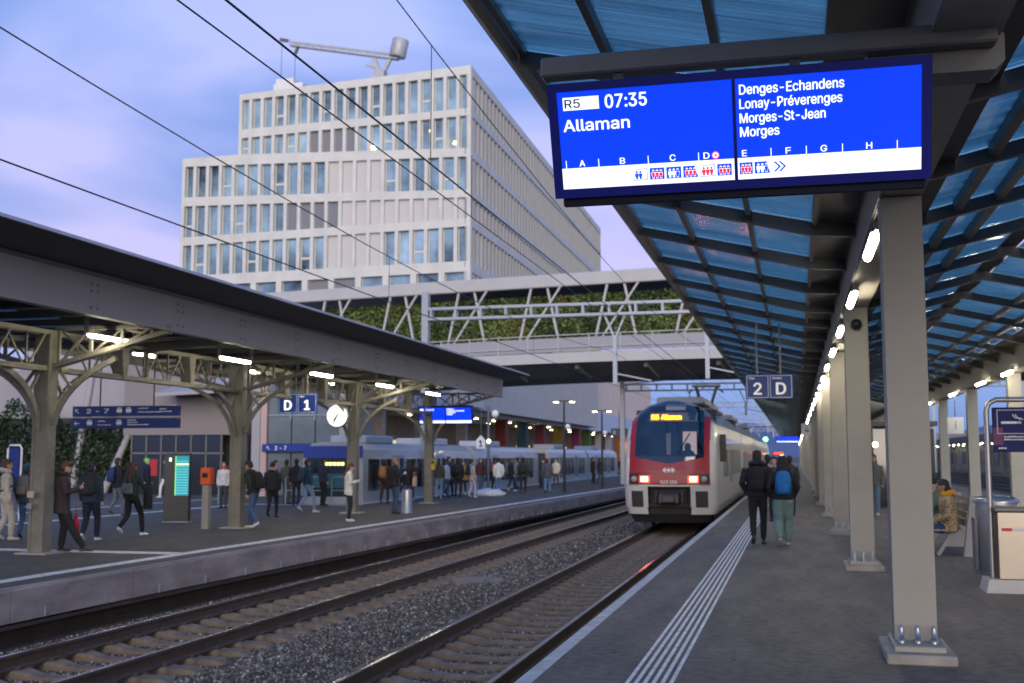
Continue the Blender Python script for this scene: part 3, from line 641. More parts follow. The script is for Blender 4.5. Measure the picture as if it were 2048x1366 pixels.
# fascia beam in bolted lengths
for i in range(8):
    y0 = 3.4 + i * 5.33; y1 = min(y0 + 5.32, 44.5)
    if y0 > 44: break
    f = MB(); f.box(-11.46, -11.40, y0, y1, 4.07, 4.72, 0, .004); f.box(-11.56, -11.385, y0, y1, 4.055, 4.075); f.build('fascia_plate', fasc, lc)
    for d in (.15, 2.7):
        bl = MB()
        for dy in (-.09, .09):
            for z in (4.58, 4.46, 4.18): bl.cbox((-11.393, y0 + d + dy, z), (.016, .045, .045), 0, .006)
        k = bl.build('bolts', mat('bolt_dark', (.10, .10, .105), .5), lc); k['kind'] = 'stuff'
    g = MB(); g._add([(-11.50, y0, 4.79), (-10.33, y0, 4.93), (-10.33, y1, 4.93), (-11.50, y1, 4.79), (-11.50, y0, 4.85), (-10.33, y0, 4.95), (-10.33, y1, 4.95), (-11.50, y1, 4.85)],
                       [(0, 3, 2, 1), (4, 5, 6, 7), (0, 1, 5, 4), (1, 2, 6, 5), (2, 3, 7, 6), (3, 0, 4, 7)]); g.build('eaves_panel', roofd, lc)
MB().box(-10.335, -10.29, 3.4, 44.5, 4.915, 4.965).build('roof_edge', rofe, lc)
MB().box(-11.5, -11.39, 3.4, 44.5, 4.721, 4.79).build('roof_upstand', steeld, lc)
# roof field behind the fascia: dark purlins with blue panes between
for i in range(31):
    y = 3.4 + i * 1.333; MB().box(-17.6, -11.5, y - .04, y + .04, 4.42, 4.56).build('roof_purlin', mat('purlin_dark', (.05, .055, .05), .6), lc)
    if i < 30:
        MB().box(-13.3, -11.52, y + .05, y + 1.28, 4.57, 4.585).build('glass_pane', lglass, lc)
        MB().box(-17.6, -14.9, y + .05, y + 1.28, 4.57, 4.585).build('glass_pane', lglass, lc)
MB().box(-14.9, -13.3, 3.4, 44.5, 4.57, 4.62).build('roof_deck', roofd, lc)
MB().box(-17.7, -17.6, 3.4, 44.5, 4.2, 4.7).build('rear_fascia', fasc, lc)
for y in (7.0, 15.0, 22.6, 31.0, 39.0):    # round cross tubes at mid-bay
    MB().tube([(-11.5, y, 4.28), (-14.1, y, 4.10), (-17.5, y, 4.28)], [.075, .12, .075], 14).build('cross_tube', iron, lc)
    MB().tube([(LCX, y, 4.1), (LCX, y, 3.4)], .06, 8).build('cross_tube_post', iron, lc)
gl2 = 'tube lamps under the left canopy'
n_ = ['tube lamp under the left canopy nearest the frame edge', 'tube lamp under the left canopy before the second iron column', 'tube lamp under the left canopy right of the D 1 sign', 'tube lamp under the left canopy above the round clock', 'tube lamp under the left canopy above the small blue display']
for k, y in enumerate((19.1, 24.1, 29.1, 34.1, 39.1)):
    o = tube_lamp('canopy_lamp', n_[k], gl2, (-12.6, y, 3.98), 1.35, 0, .5)
for k, y in enumerate((24.8, 30.4, 36.2, 41.5)):
    tube_lamp('canopy_lamp', ['inner tube lamp behind the iron girder, nearest of its row', 'inner tube lamp behind the iron girder, second of its row', 'inner tube lamp behind the iron girder, third of its row', 'inner tube lamp behind the iron girder, farthest of its row'][k], gl2, (-15.5, y, 4.24), 1.1, 0, .3)
# hanging signs
ws = thing('wayfinding_sign', 'wide dark blue hanging direction sign for tracks 2 - 7', 'sign', (-17.47, 25.0, 2.38))
MB().box(0, 2.95, -.05, .05, .30, .55, 0, .006).build('upper_panel', navy, ws); MB().box(0, 2.95, -.05, .05, 0, .25, 0, .006).build('lower_panel', navy, ws)
MB().box(.02, 2.93, -.02, .02, .26, .29).build('light_strip', mat('strip_pale', (.45, .45, .47), .5), ws)
b = MB()
for x in (.74, 2.23): b.tube([(x, 0, .55), (x, 0, 2.0)], .018, 8)
b.build('hanger', black, ws)
def arrow(b, x, z, s, ang, y0):
    c, d = math.cos(ang), math.sin(ang)
    def P(u, v): return (x + (u * c - v * d) * s, y0, z + (u * d + v * c) * s)
    b.quad(P(-.5, -.06), P(.45, -.06), P(.45, .06), P(-.5, .06)); b.quad(P(.5, 0), P(.12, .38), P(.02, .30), P(.36, 0)); b.quad(P(.5, 0), P(.36, 0), P(.02, -.30), P(.12, -.38))
b = MB(); arrow(b, .13, .425, .15, R(135), -.052); arrow(b, .13, .125, .15, R(180), -.052); b.build('arrows', swhite, ws)
text('2 - 7', .105, swhite, ws, (.40, -.051, .375), bold=.02, width=.62)
def picto(x, z, k):
    b = MB(); b.box(x, x + .15, -.053, -.051, z, z + .07); b.box(x + .02, x + .13, -.053, -.051, z + .085, z + .11)
    for i in range(3): b._add([(x + .03 + i * .045 + .014 * math.cos(a), -.053, z - .015 + .014 * math.sin(a)) for a in [2 * PI * j / 8 for j in range(8)]], [tuple(range(8))])
    b.build('pictogram', swhite, ws)
for x, z in ((1.24, .40), (1.5, .40), (.42, .10), (1.24, .10)): picto(x, z, 0)
for x, z, w_ in ((1.83, .475, .28), (1.83, .385, .62), (2.42, .455, .18), (2.42, .395, .34), (1.55, .185, .22), (1.55, .13, .27), (1.55, .075, .58), (.72, .165, .18), (.72, .075, .36)):
    bb = MB(); q = x                         # lines of print too small to read
    while q < x + w_: k = random.uniform(.02, .05); bb.box(q, q + k, -.053, -.051, z, z + random.uniform(.018, .028)); q += k + .012
    bb.build('small_print', swhite, ws)['kind'] = 'stuff'
plate_sign('platform_sign', 'hanging blue sign showing D and 1 under the left canopy', (-14.3, 30.0, 2.91), [('Secteur', 'D'), ('Voie', '1')], w=.585, hang=(0, .75), lit=.75)
ck = thing('station_clock', 'round white lit clock hanging beside the third iron column', 'clock', (-14.22, 34.2, 2.98))
dk = MB().lathe((0, 0, 0), [(.355, -.09), (.375, -.05), (.375, .05), (.355, .09)], 32).build('casing', mat('clock_case', (.2, .2, .21), .4), ck); dk.rotation_euler = (PI / 2, 0, 0)
fc = MB().lathe((0, 0, .091), [(.345, 0), (.345, .004)], 32).build('dial', glow('clock_dial', (1.0, .97, .88), .95), ck); fc.rotation_euler = (PI / 2, 0, 0)
for nm, ang, ln, wd in (('hour_hand', R(90 - 217), .19, .045), ('minute_hand', R(90 - 206), .29, .032)):
    b = MB(); b.bar((-.06 * math.cos(ang), -.1, -.06 * math.sin(ang)), (ln * math.cos(ang), -.1, ln * math.sin(ang)), wd, .006, 0, (0, 1, 0)); b.build(nm, black, ck)
b = MB()
for i in range(12):
    a = i * PI / 6; b.bar((.275 * math.cos(a), -.098, .275 * math.sin(a)), (.325 * math.cos(a), -.098, .325 * math.sin(a)), .018, .004, 0, (0, 1, 0))
b.build('hour_marks', black, ck)
MB().tube([(0, 0, .42), (0, 0, 1.05)], .025, 8).build('hanger', steeld, ck)
d2 = thing('departure_display', 'small lit blue departure display beside the fourth iron column', 'display', (-14.45, 43.0, 2.93)); d2.rotation_euler = (R(14), 0, 0)
MB().box(0, 2.25, 0, .18, 0, .74, 0, .01).build('housing', navy_d, d2)
for x0, x1 in ((.06, 1.1), (1.14, 2.19)): MB().box(x0, x1, -.008, -.001, .06, .68).build('screen', scr, d2); MB().box(x0, x1, -.012, -.009, .06, .17).build('white_band', scrw, d2)
MB().box(.10, .28, -.012, -.009, .565, .64).build('line_box', scrw, d2)
for x, z, w_, h_ in ((.34, .565, .30, .075), (.10, .455, .42, .075), (1.20, .60, .30, .05), (1.20, .53, .66, .05), (1.20, .46, .34, .05), (1.20, .39, .22, .05)):
    bb = MB(); q = x
    while q < x + w_: k = random.uniform(.03, .06); bb.box(q, q + k, -.012, -.009, z, z + h_ * random.uniform(.7, 1)); q += k + .014
    bb.build('small_print', scrw, d2)['kind'] = 'stuff'
b = MB()
for x in (.5, 1.7): b.tube([(x, .09, .74), (x, .09, 1.3)], .025, 8)
b.build('hanger', steeld, d2)
# ------------------------------------------------------------------ office building beyond the left canopy
facade = mat('facade_concrete', (.56, .555, .525), .75, var=.10, scale=.6, bump=.01, bscale=6)
facade2 = mat('facade_concrete_fins', (.44, .425, .40), .75, var=.07, scale=.6)
wglass = mat('window_glass', (.30, .44, .50), .06, .45, var=.6, scale=.22, spec=1.0, var2=(.018, .032, .045))  # mottled light and dark tone imitates patchy sky reflections in the panes
wframe = mat('window_frame', (.55, .53, .50), .5)
blindw = mat('blind_white', (.50, .48, .48), .7); blindg = mat('blind_grey', (.18, .185, .215), .7)
ob = thing('office_building', 'tall white office block with slanting floor bands and narrow windows', 'building', (-27, 94, ZL))
FD = Vector((-1, .09, 0)).normalized(); FN = Vector((.09, 1, 0)).normalized()
LW = 29.77; LU = 23.6            # lengths of the lower and the set-back upper front
def FP(s, d, z): v = FD * s + FN * d; return (v.x, v.y, z - ZL)       # s metres from the corner, d into the wall
def fbox(b, s0, s1, d0, d1, za0, za1, zb0, zb1, mi=0):
    """slanting band: bottom and top heights given at both ends (s0 then s1)"""
    b._add([FP(s0, d0, za0), FP(s1, d0, zb0), FP(s1, d1, zb0), FP(s0, d1, za0), FP(s0, d0, za1), FP(s1, d0, zb1), FP(s1, d1, zb1), FP(s0, d1, za1)],
           [(0, 3, 2, 1), (4, 5, 6, 7), (0, 1, 5, 4), (1, 2, 6, 5), (2, 3, 7, 6), (3, 0, 4, 7)], mi)
rows = [  # length, (bottom,top) of the windows at the corner, at the far end, number of bays
    (LU, (32.24, 35.33), (32.50, 35.34), 19), (LU, (28.63, 31.60), (30.11, 31.65), 19), (LW, (24.93, 27.88), (26.41, 29.43), 21),
    (LW, (22.39, 24.25), (22.50, 25.55), 21), (LW, (18.60, 21.67), (18.77, 21.69), 21), (LW, (14.4, 17.68), (14.6, 17.75), 11)]
tops = [(36.13, 35.94), None, None, None, None, None]
tf = MB(); back = .40
def zat(pair0, pair1, s, Ls): return pair0 + (pair1 - pair0) * s / Ls
for r, (Ls, c0, c1, nb) in enumerate(rows):
    if r == 0: ta, tb = 36.13, 35.94
    elif r == 2: ta, tb = rows[1][1][0], 30.22
    else: ta, tb = rows[r - 1][1][0], rows[r - 1][2][0]
    if r == 2:                                # the terrace: band under the set-back, then the parapet
        sb = LU; zb_ = rows[1][2][0]
        bb = MB(); fbox(bb, 0, LU, 0, .5, c0[1], ta, zat(c0[1], c1[1], LU, LW), zb_); fbox(bb, LU, LW, 0, .5, zat(c0[1], c1[1], LU, LW), 30.11, c1[1], 30.22); bb.build('floor_band', facade, ob)
    else:
        bb = MB(); fbox(bb, 0, Ls, 0, .5, c0[1], ta, c1[1], tb); bb.build('floor_band', facade, ob)
    pitch = Ls / nb
    for i in range(nb + 1):
        s = i * pitch; wdt = .34 if nb > 12 else .58
        if i == 0: s0, s1 = 0, wdt
        elif i == nb: s0, s1 = Ls - wdt, Ls
        else: s0, s1 = s - wdt / 2, s + wdt / 2
        bb = MB(); fbox(bb, s0, s1, .004, .5, zat(c0[0], c1[0], s0, Ls), zat(c0[1], c1[1], s0, Ls), zat(c0[0], c1[0], s1, Ls), zat(c0[1], c1[1], s1, Ls)); bb.build('pier', facade, ob)
    for i in range(nb):                      # windows, counted from the corner
        s0 = i * pitch + (.34 if i == 0 else .17) ; s1 = (i + 1) * pitch - (.34 if i == nb - 1 else .17)
        if nb < 12: s0 += .1; s1 -= .1
        k = nb - 1 - i                       # counted from the left end
        m = wglass; dep = back
        if (r, k) in [(1, 6), (1, 7), (1, 8), (1, 9), (3, 8), (3, 9), (3, 10), (3, 11), (5, 5), (5, 6)]: m = blindg; dep = .34
        if (r == 2 and 11 <= k <= 14) or (r == 3 and k >= 12) or (r == 4 and 11 <= k <= 14): m = blindw; dep = .30
        za, zb_ = zat(c0[0], c1[0], s0, Ls), zat(c0[0], c1[0], s1, Ls); zc_, zd_ = zat(c0[1], c1[1], s0, Ls), zat(c0[1], c1[1], s1, Ls)
        bb = MB(); fbox(bb, s0 - .02, s1 + .02, dep, dep + .06, za, zc_, zb_, zd_); w_ = bb.build('window', m, ob)
        if m is wglass:
            bb = MB(); fr_ = .07
            fbox(bb, s0, s0 + fr_, dep - .05, dep, za, zc_, za, zc_); fbox(bb, s1 - fr_, s1, dep - .05, dep, zb_, zd_, zb_, zd_)
            if (i * 7 + r * 3) % 4 == 1: zm = za + (zc_ - za) * .33; fbox(bb, s0 + fr_, s1 - fr_, dep - .05, dep, zm, zm + .22, zm, zm + .22)
            bb.build('window_frame', wframe, w_)
core = MB(); fbox(core, .6, LW - .1, .5, 5, 6, 29.9, 6, 29.9); core.build('lower_core', facade, ob)
core = MB(); fbox(core, .6, LU - .1, .51, 5, 29.9, 35.9, 29.9, 35.8); core.build('upper_core', facade, ob)
lampw = glow('office_lamp', (1.0, .62, .25), 6)
for s, z in ((9.6, 29.6), (3.9, 30.6), (1.6, 29.3)):
    p = FP(s, .25, z); MB().sphere(p, .15, 10, 6).build('office_lamp', lampw, ob)
# long side, parallel to the tracks: fins in front of a glass strip on each floor
SL = 69.5
def sband(b, z0a, z1a, z0b, z1b, d0, d1, y0=0., y1=SL, mi=0):
    b._add([(-d0, y0, z0a - ZL), (-d0, y1, z0b - ZL), (-d1, y1, z0b - ZL), (-d1, y0, z0a - ZL), (-d0, y0, z1a - ZL), (-d0, y1, z1b - ZL), (-d1, y1, z1b - ZL), (-d1, y0, z1a - ZL)],
           [(0, 3, 2, 1), (4, 5, 6, 7), (0, 1, 5, 4), (1, 2, 6, 5), (2, 3, 7, 6), (3, 0, 4, 7)], mi)
for r, (Ls, c0, c1, nb) in enumerate(rows):
    top = 36.13 if r == 0 else rows[r - 1][1][0]
    sl = .012 if r % 2 else -.012
    f = lambda z: z - (.012 * SL if r % 2 == 0 and False else 0)
    b = MB(); sband(b, c0[1], top, c0[1] - (.4 if r else 1.1), top - (.4 if r else 1.1), 0, .55); b.build('floor_band', facade, ob)
    b = MB(); sband(b, c0[0] - .5, c0[1], c0[0] - .9, c0[1] - .4, .45, .5); b.build('glass_strip', wglass, ob)
    n = 52
    fm = MB()
    for i in range(n + 1):
        y = .25 + i * (SL - .5) / n; d = -.4 * y / SL
        fm.box(-.42, -.03, y - .22 + .0, y + .22, c0[0] - ZL - .5 + d, c0[1] - ZL + .1 + d - (.5 * y / SL if r == 0 else 0))
    k = fm.build('facade_fins', facade2, ob); k['kind'] = 'stuff'
b = MB(); b.box(-20, -.6, 3.2, SL, 6, 34.9); b.build('side_core', facade2, ob)
b = MB(); b.box(-.5, -.1, .0, .001 + .3, 14.5, 36.2); 
# roof crane for facade cleaning
crn = thing('facade_crane', 'grey window-cleaning crane with a drum counterweight on the office roof', 'crane', (-36.9, 97.5, 36.2))
cgm = mat('crane_grey', (.36, .37, .38), .5, .2, var=.15)
MB().box(-1.5, 1.3, -.8, .8, 0, .35).build('carriage', cgm, crn); MB().box(-.5, .6, -.5, .5, .35, 1.3).build('turntable', cgm, crn)
b = MB(); b.bar((0, 0, 1.2), (-.6, 0, 2.6), .35, .4); b.bar((.4, 0, 1.2), (1.3, 0, 3.0), .3, .3); b.bar((-1.3, 0, 2.1), (.3, 0, 1.4), .2, .2); b.build('mast', cgm, crn)
b = MB()
for dy in (-.25, .25): b.bar((1.8, dy, 2.35), (-9.1, dy, 4.65), .10, .12); b.bar((1.8, dy, 2.75), (-9.1, dy, 5.0), .08, .10)
for i in range(13):
    t = i / 12; x = 1.8 - 10.9 * t; z = 2.35 + 2.3 * t; b.bar((x, -.25, z), (x - .9 if i < 12 else x, -.25, z + .55), .05, .06); b.bar((x, .25, z), (x, -.25, z), .05, .06)
b.build('jib', cgm, crn)
o = MB().lathe((0, 0, -1.05), [(.72, .2), (.78, .28), (.78, 1.82), (.72, 1.9)], 20).build('counterweight', cgm, crn, (1.9, 0, 3.4)); o.rotation_euler = (0, R(12), 0)
b = MB(); b.bar((-9.1, -.6, 4.9), (-9.9, -.6, 5.1), .2, .3); b.bar((-8.3, 0, 4.5), (-8.6, 0, 3.8), .2, .25); b.tube([(-10.0, 0, 5.0), (-10.0, 0, .6)], .03, 5); b.tube([(-8.6, 0, 4.2), (-8.6, 0, .6)], .03, 5); b.build('hook_cables', steeld, crn)
b = MB(); b.box(-10.4, -7.4, -.8, .8, -.1, .65); b.box(-10.2, -8.4, -.7, .7, .65, 1.2); b.build('plant_box', white_p, crn)

# ------------------------------------------------------------------ podium with the long fascia, lit shops behind
pd = thing('shop_arcade', 'long low shop arcade with pale fascia, ceiling lights and coloured pillars', 'building', (-29, 60, ZL))
pfas = mat('arcade_fascia', (.46, .50, .62), .5, var=.05)
z_ = lambda z: z - ZL
fp = MB()
for i in range(28):
    y = 6 + i * 6.0; MB().box(-.2, 0, y + .02, y + 5.98, z_(5.5), z_(8.4), 0).build('fascia_panel', pfas, pd)
MB().box(-14, -.2, 6, 174, z_(5.6), z_(8.3)).build('slab', conc, pd)
MB().box(-14, -9, 6, 174, 0, z_(5.6)).build('back_wall', mat('arcade_wall', (.22, .21, .21), .7, var=.2, scale=.4), pd)
upm = mat('slat_facade', (.52, .45, .44), .7, var=.06, scale=.4)
u = MB(); u.box(-12, -1.2, 36, 185, z_(8.3), z_(16.2)); u.build('upper_wall', mat('slat_back', (.30, .27, .27), .8), pd)
u = MB()
for i in range(150): y = 36.3 + i * 1.0; u.box(-1.2, -.95, y, y + .55, z_(8.4), z_(16.4))
u.build('vertical_slats', upm, pd)['kind'] = 'stuff'
pcs = [((.55, .05, .04), 'red'), ((.02, .16, .25), 'teal'), ((.50, .04, .12), 'crimson'), ((.65, .42, .02), 'yellow'), ((.55, .03, .25), 'magenta'), ((.15, .42, .04), 'green'), ((.75, .25, .03), 'orange')]
for (col, nm), y in zip(pcs, (57, 66.5, 76, 87, 99, 107.5, 137)):
    o = MB().box(-1.6, -.5, y - .7, y + .7, 0, z_(5.5)).build('pillar', mat('pillar_' + nm, tuple(v * .25 for v in col), .6), pd); o['label'] = nm + ' painted pillar'
for y in (20, 30, 42, 118, 128, 150, 162): MB().box(-1.5, -.6, y - .4, y + .4, 0, z_(5.5)).build('pillar', conc, pd)
dl = glow('downlight', (1.0, .82, .48), 15)
dm = MB().lathe((0, 0, 0), [(.22, 0), (.22, .04)], 10).mesh('downlight', dl)
for i in range(19):
    for x in (-2.2, -5.2): link(dm, 'downlight', pd, (x, 30 + i * 7.0 + (2 if x < -3 else 0), z_(5.42)))
win = glow('shop_window', (.95, .78, .5), .5)
for i in range(9): MB().box(-8.99, -8.9, 40 + i * 14, 48 + i * 14, 1.0, 3.4).build('shop_window', win, pd)
MB().box(-8.9, -8.8, 70, 74, 1.2, 3.2).build('lit_poster', glow('poster_cyan', (.2, .7, .9), 1.5), pd)
o = MB().box(-3.4, -1.2, 148, 151, .3, 4.4).build('lit_stall', glow('orange_stall', (1.0, .28, .03), 1.2), pd)

# ------------------------------------------------------------------ footbridge
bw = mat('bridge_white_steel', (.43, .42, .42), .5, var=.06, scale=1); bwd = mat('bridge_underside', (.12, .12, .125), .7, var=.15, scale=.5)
br = thing('footbridge', 'white steel footbridge with crossed struts and green planted walls over the tracks', 'bridge', (-8, 68, 0)); br.rotation_euler = (0, 0, R(-8.7))
X0, X1, DW = -30.0, 26.0, 9.0               # length along its own x; depth in y
def arch(x): return 6.15 + .55 * (1 - ((x + 2) / 22) ** 2 if abs(x + 2) < 22 else 0)
def deckz(x): return 7.60 + .40 * max(0, 1 - ((x + 2) / 24) ** 2)
ns = 28
for i in range(ns):
    a = X0 + (X1 - X0) * i / ns; c = X0 + (X1 - X0) * (i + 1) / ns
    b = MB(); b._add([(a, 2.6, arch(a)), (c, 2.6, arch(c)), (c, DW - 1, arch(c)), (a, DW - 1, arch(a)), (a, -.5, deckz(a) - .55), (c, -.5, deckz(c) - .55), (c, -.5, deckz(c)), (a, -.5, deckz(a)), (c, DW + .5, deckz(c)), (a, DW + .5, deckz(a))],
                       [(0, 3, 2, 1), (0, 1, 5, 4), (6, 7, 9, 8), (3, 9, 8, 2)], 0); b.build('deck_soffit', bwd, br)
    b = MB(); b._add([(a, -.52, deckz(a) - .6), (c, -.52, deckz(c) - .6), (c, -.52, deckz(c) + .02), (a, -.52, deckz(a) + .02), (a, -.46, deckz(a) - .6), (c, -.46, deckz(c) - .6), (c, -.46, deckz(c) + .02), (a, -.46, deckz(a) + .02)],
                       [(0, 1, 2, 3), (4, 7, 6, 5), (0, 4, 5, 1), (3, 2, 6, 7)]); b.build('edge_girder', bw, br)
    b = MB(); b.box(a + .03, c - .03, -.46, -.42, deckz((a + c) / 2) + .10, deckz((a + c) / 2) + .95); b.build('parapet_panel', mat('parapet_panel', (.30, .30, .33), .5), br)
    b = MB(); b.bar((a, -.5, deckz(a)), (a, -.5, deckz(a) + 1.15), .07, .07); b.build('rail_post', bw, br)
b = MB()
for i in range(ns):
    a = X0 + (X1 - X0) * i / ns; c = X0 + (X1 - X0) * (i + 1) / ns
    for h in (.35, 1.12): b.bar((a, -.55, deckz(a) + h), (c, -.55, deckz(c) + h), .05, .05)
b.build('handrail', bw, br)
for yy_ in (2.5,):
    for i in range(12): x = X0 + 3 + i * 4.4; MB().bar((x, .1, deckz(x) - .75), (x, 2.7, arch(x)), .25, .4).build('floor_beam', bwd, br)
# top chord and crossed struts
b = MB(); b.box(X0, X1, -.45, -.05, 12.15, 12.95, 0, .05); b.build('top_chord', bw, br)
b = MB(); b.box(X0, X1, DW + .05, DW + .45, 12.15, 12.95, 0, .05); b.build('top_chord', bw, br)
MB().box(X0, X1, -.05, DW + .05, 12.5, 12.6).build('roof_sheet', mat('bridge_roof', (.10, .10, .11), .6), br)
x = X0 + 1.2
while x < X1 - 4:
    MB().bar((x + .95, -.28, 12.2), (x, -.28, deckz(x) + .1), .135, .135).build('strut', bw, br)
    MB().bar((x + 2.0, -.22, 12.2), (x + 2.9, -.22, deckz(x + 2.9) + .1), .135, .135).build('strut', bw, br)
    MB().bar((x + 2.95, -.34, 12.2), (x + .05, -.34, deckz(x) + .1), .12, .12).build('strut', bw, br)
    x += 5.0
# planted walls: leafy masses behind the struts
lf1 = mat('hedge_leaf', (.125, .165, .05), .8, var=.7, scale=.9, var2=(.045, .075, .022)); lf2 = mat('hedge_leaf_rust', (.20, .16, .055), .8, var=.5, scale=1.5)
lf3 = mat('hedge_leaf_dark', (.06, .10, .035), .8, var=.5, scale=1.5)
def leaves(n, fn, size, name, mats, parent, wts=(.6, .15, .25)):
    """many small leaf quads at points fn() gives, with random tilt"""
    Pn = np.array([fn() for _ in range(n)]); a = rng.normal(size=(n, 3)); a /= np.linalg.norm(a, axis=1)[:, None]; c_ = rng.normal(size=(n, 3)); c_ -= (c_ * a).sum(1)[:, None] * a; c_ /= np.linalg.norm(c_, axis=1)[:, None]
    s = size * (.6 + .8 * rng.random(n))[:, None]; V = np.stack([Pn - a * s, Pn + c_ * s * .55, Pn + a * s, Pn - c_ * s * .55], 1).reshape(-1, 3)
    me = bpy.data.meshes.new(name); me.vertices.add(4 * n); me.vertices.foreach_set('co', V.ravel()); me.loops.add(4 * n); me.loops.foreach_set('vertex_index', np.arange(4 * n, dtype=np.int32))
    me.polygons.add(n); me.polygons.foreach_set('loop_start', np.arange(0, 4 * n, 4, dtype=np.int32)); [me.materials.append(q) for q in mats]
    # patches of one kind of plant
    pt = np.sin(Pn[:, 0] * .55 + 1.3 * np.sin(Pn[:, 2] * .9)) + np.sin(Pn[:, 0] * 1.7 + Pn[:, 2] * 1.1) * .6 + rng.normal(0, .5, n)
    q = np.where(pt > 1.55, 1, np.where(pt < -.35, 2, 0)) if len(mats) > 2 else np.zeros(n)
    me.polygons.foreach_set('material_index', q.astype(np.int32)); me.update(calc_edges=True)
    o = link(me, name, parent); return o
def hp(): return (rng.uniform(X0 + 5.5, X1), 1.0 - abs(rng.normal(0, .2)), rng.uniform(8.6, 11.75))
MB().box(X0 + 5.3, X1, 1.05, 1.3, 8.3, 11.85).build('hedge_backing', mat('hedge_back', (.018, .026, .012), .9), br)
o = leaves(32000, hp, .13, 'climbing_plants', [lf1, lf2, lf3], br); o['kind'] = 'stuff'
MB().box(X0, X0 + 5.2, 1.3, 1.4, 8.3, 11.9).build('glass_wall', mat('bridge_glass', (.30, .36, .38), .15, spec=.8), br)
for i in range(5): x = X0 + 14 + i * 8.3; MB().sphere((x, -.1, 8.6), (.1, .1, .16), 8, 6).build('deck_lamp', glow('deck_lamp', (1, .75, .4), 7), br)

# ------------------------------------------------------------------ catenary: gantries, masts, wires
def gantry(label, y, xl, xr, zb, zt, mast_top, droppers, right_mast=False):
    t = thing('catenary_gantry', label, 'gantry', (xl, y, ZL))
    b = MB(); b.box(-.16, .16, -.16, -.13, 0, mast_top); b.box(-.16, .16, .13, .16, 0, mast_top); b.box(-.02, .02, -.13, .13, 0, mast_top); b.build('mast', galv, t)
    if right_mast: b = MB(); b.box(xr - xl - .16, xr - xl + .16, -.16, .16, .15, mast_top); b.build('mast', galv, t)
    b = MB(); L_ = xr - xl
    for dy in (-.16, .16):
        for z in (zb, zt): b.box(0.165, L_, dy - .04, dy + .04, z - .06, z + .06)
    b.build('beam_chord', galv, t)
    b = MB(); n = int(L_ / 1.2)
    for i in range(n + 1):
        x = .3 + i * (L_ - .5) / n
        for dy in (-.16, .16): b.box(x - .05, x + .05, dy - .03, dy + .03, zb + .06, zt - .06)
    b.build('batten_plates', galv, t)
    for x, zz in droppers:
        b = MB(); b.box(x - .09, x + .09, -.1, .1, zz, zb - .06 - .9); b.bar((x - .45, 0, zb - .06), (x - .05, 0, zb - 1.0), .09, .09); b.bar((x + .45, 0, zb - .06), (x + .05, 0, zb - 1.0), .09, .09)
        b.bar((x, 0, zz + .5), (x + 1.6, 0, zz + .15), .06, .06); b.build('drop_bracket', galv, t)
    return t
gantry('galvanised catenary gantry in front of the footbridge', 50, -16.5, 3.0, 8.15, 8.63, 9.45, [(8.85, 5.0), (12.9, 5.2)])
gantry('catenary gantry seen beneath the footbridge behind the train', 90, -13.2, 16.2, 7.0, 7.5, 7.6, [(5.6, 5.0), (9.6, 5.0), (16, 5.0)], True)
for i, y in enumerate((125, 160, 200, 245)): gantry(['first distant catenary gantry far beyond the train', 'second distant catenary gantry far beyond the train', 'third distant catenary gantry far beyond the train', 'most distant catenary gantry far beyond the train'][i], y, -12.5, 14 + i, 7.1, 7.6, 7.7, [(5.2, 5.0), (9.0, 5.0)], True)
wirem = mat('catenary_copper', (.035, .03, .03), .5, .5)
def wire(label, pts, r=.008): tag(MB().tube(pts, r, 6).build('overhead_wire', wirem), label, 'wire')
def span(xf, z0, z1, sag, ya=-4, yb=250):
    pts = []
    for i in range(0, 60):
        y = ya + (yb - ya) * (i / 59) ** 1.4; k = ((y - 50) / 42) % 1; pts.append((xf(y), y, z0 + (z1 - z0) * abs(2 * k - 1) ** 2))
    return pts
wire('contact wire over the left track, lowest wire at left', [(cx1(y) + .02, y, 4.78) for y in (-4, 10, 30, 60, 120, 250)], .010)
wire('messenger wire over the left track, second lowest at left', span(cx1, 5.62, 6.3, .3), .009)
wire('contact wire over the train track, third from the left at the top', [(CX2, y, 4.86) for y in (-4, 10, 30, 60, 120, 250)], .0095)
wire('feeder wire second from the top edge beside the contact wire', [(-4.15, y, 4.90) for y in (-4, 250)], .007)
wire('messenger wire over the train track, rightmost at the top', span(lambda y: CX2, 5.72, 6.4, .3), .007)
drp = [(CX2, 11.55, 4.86, 6.2), (-4.15, 14.5, 4.9, 5.75), (cx1(21), 21.5, 4.78, 5.7), (CX2, 30, 4.86, 5.8), (cx1(34), 34, 4.78, 5.7)]
for i, (x, y, z0, z1) in enumerate(drp):
    wire(['thin dropper wire with a clamp above the office roof', 'thin dropper wire hanging left of the canopy edge', 'thin dropper wire over the left track before the office front', 'thin dropper wire over the train track near the footbridge', 'thin dropper wire over the left track near the footbridge'][i], [(x, y, z0), (x, y, z1)], .005)
# ------------------------------------------------------------------ lamps and masts by the tram stop
def lamp_post(label, x, y, h):
    t = thing('street_lamp', label, 'street lamp', (x, y, ZL)); MB().tube([(0, 0, 0), (0, 0, h)], [.07, .05], 10).build('pole', black, t)
    MB().box(-.5, .5, -.06, .06, h - .02, h + .05).build('arm', black, t)
    for s in (-1, 1): MB().box(s * .42 - .12, s * .42 + .12, -.1, .1, h - .07, h - .02).build('light_head', glow('street_light', (1, .9, .62), 5), t)
    MB().sphere((.18, 0, h - 1.3), .14, 10, 7).build('globe', mat('globe_white', (.7, .7, .72), .3), t); return t
lamp_post('black twin-headed lamp post nearest the train on the left platform', -10.55 - .9, 57.4, 4.65); lamp_post('black twin-headed lamp post farther along the left platform', -11.0, 66.5, 4.5)
t = thing('camera_post', 'slim dark post with white globe beside the waiting crowd', 'post', (-15.2, 56.4, ZL))
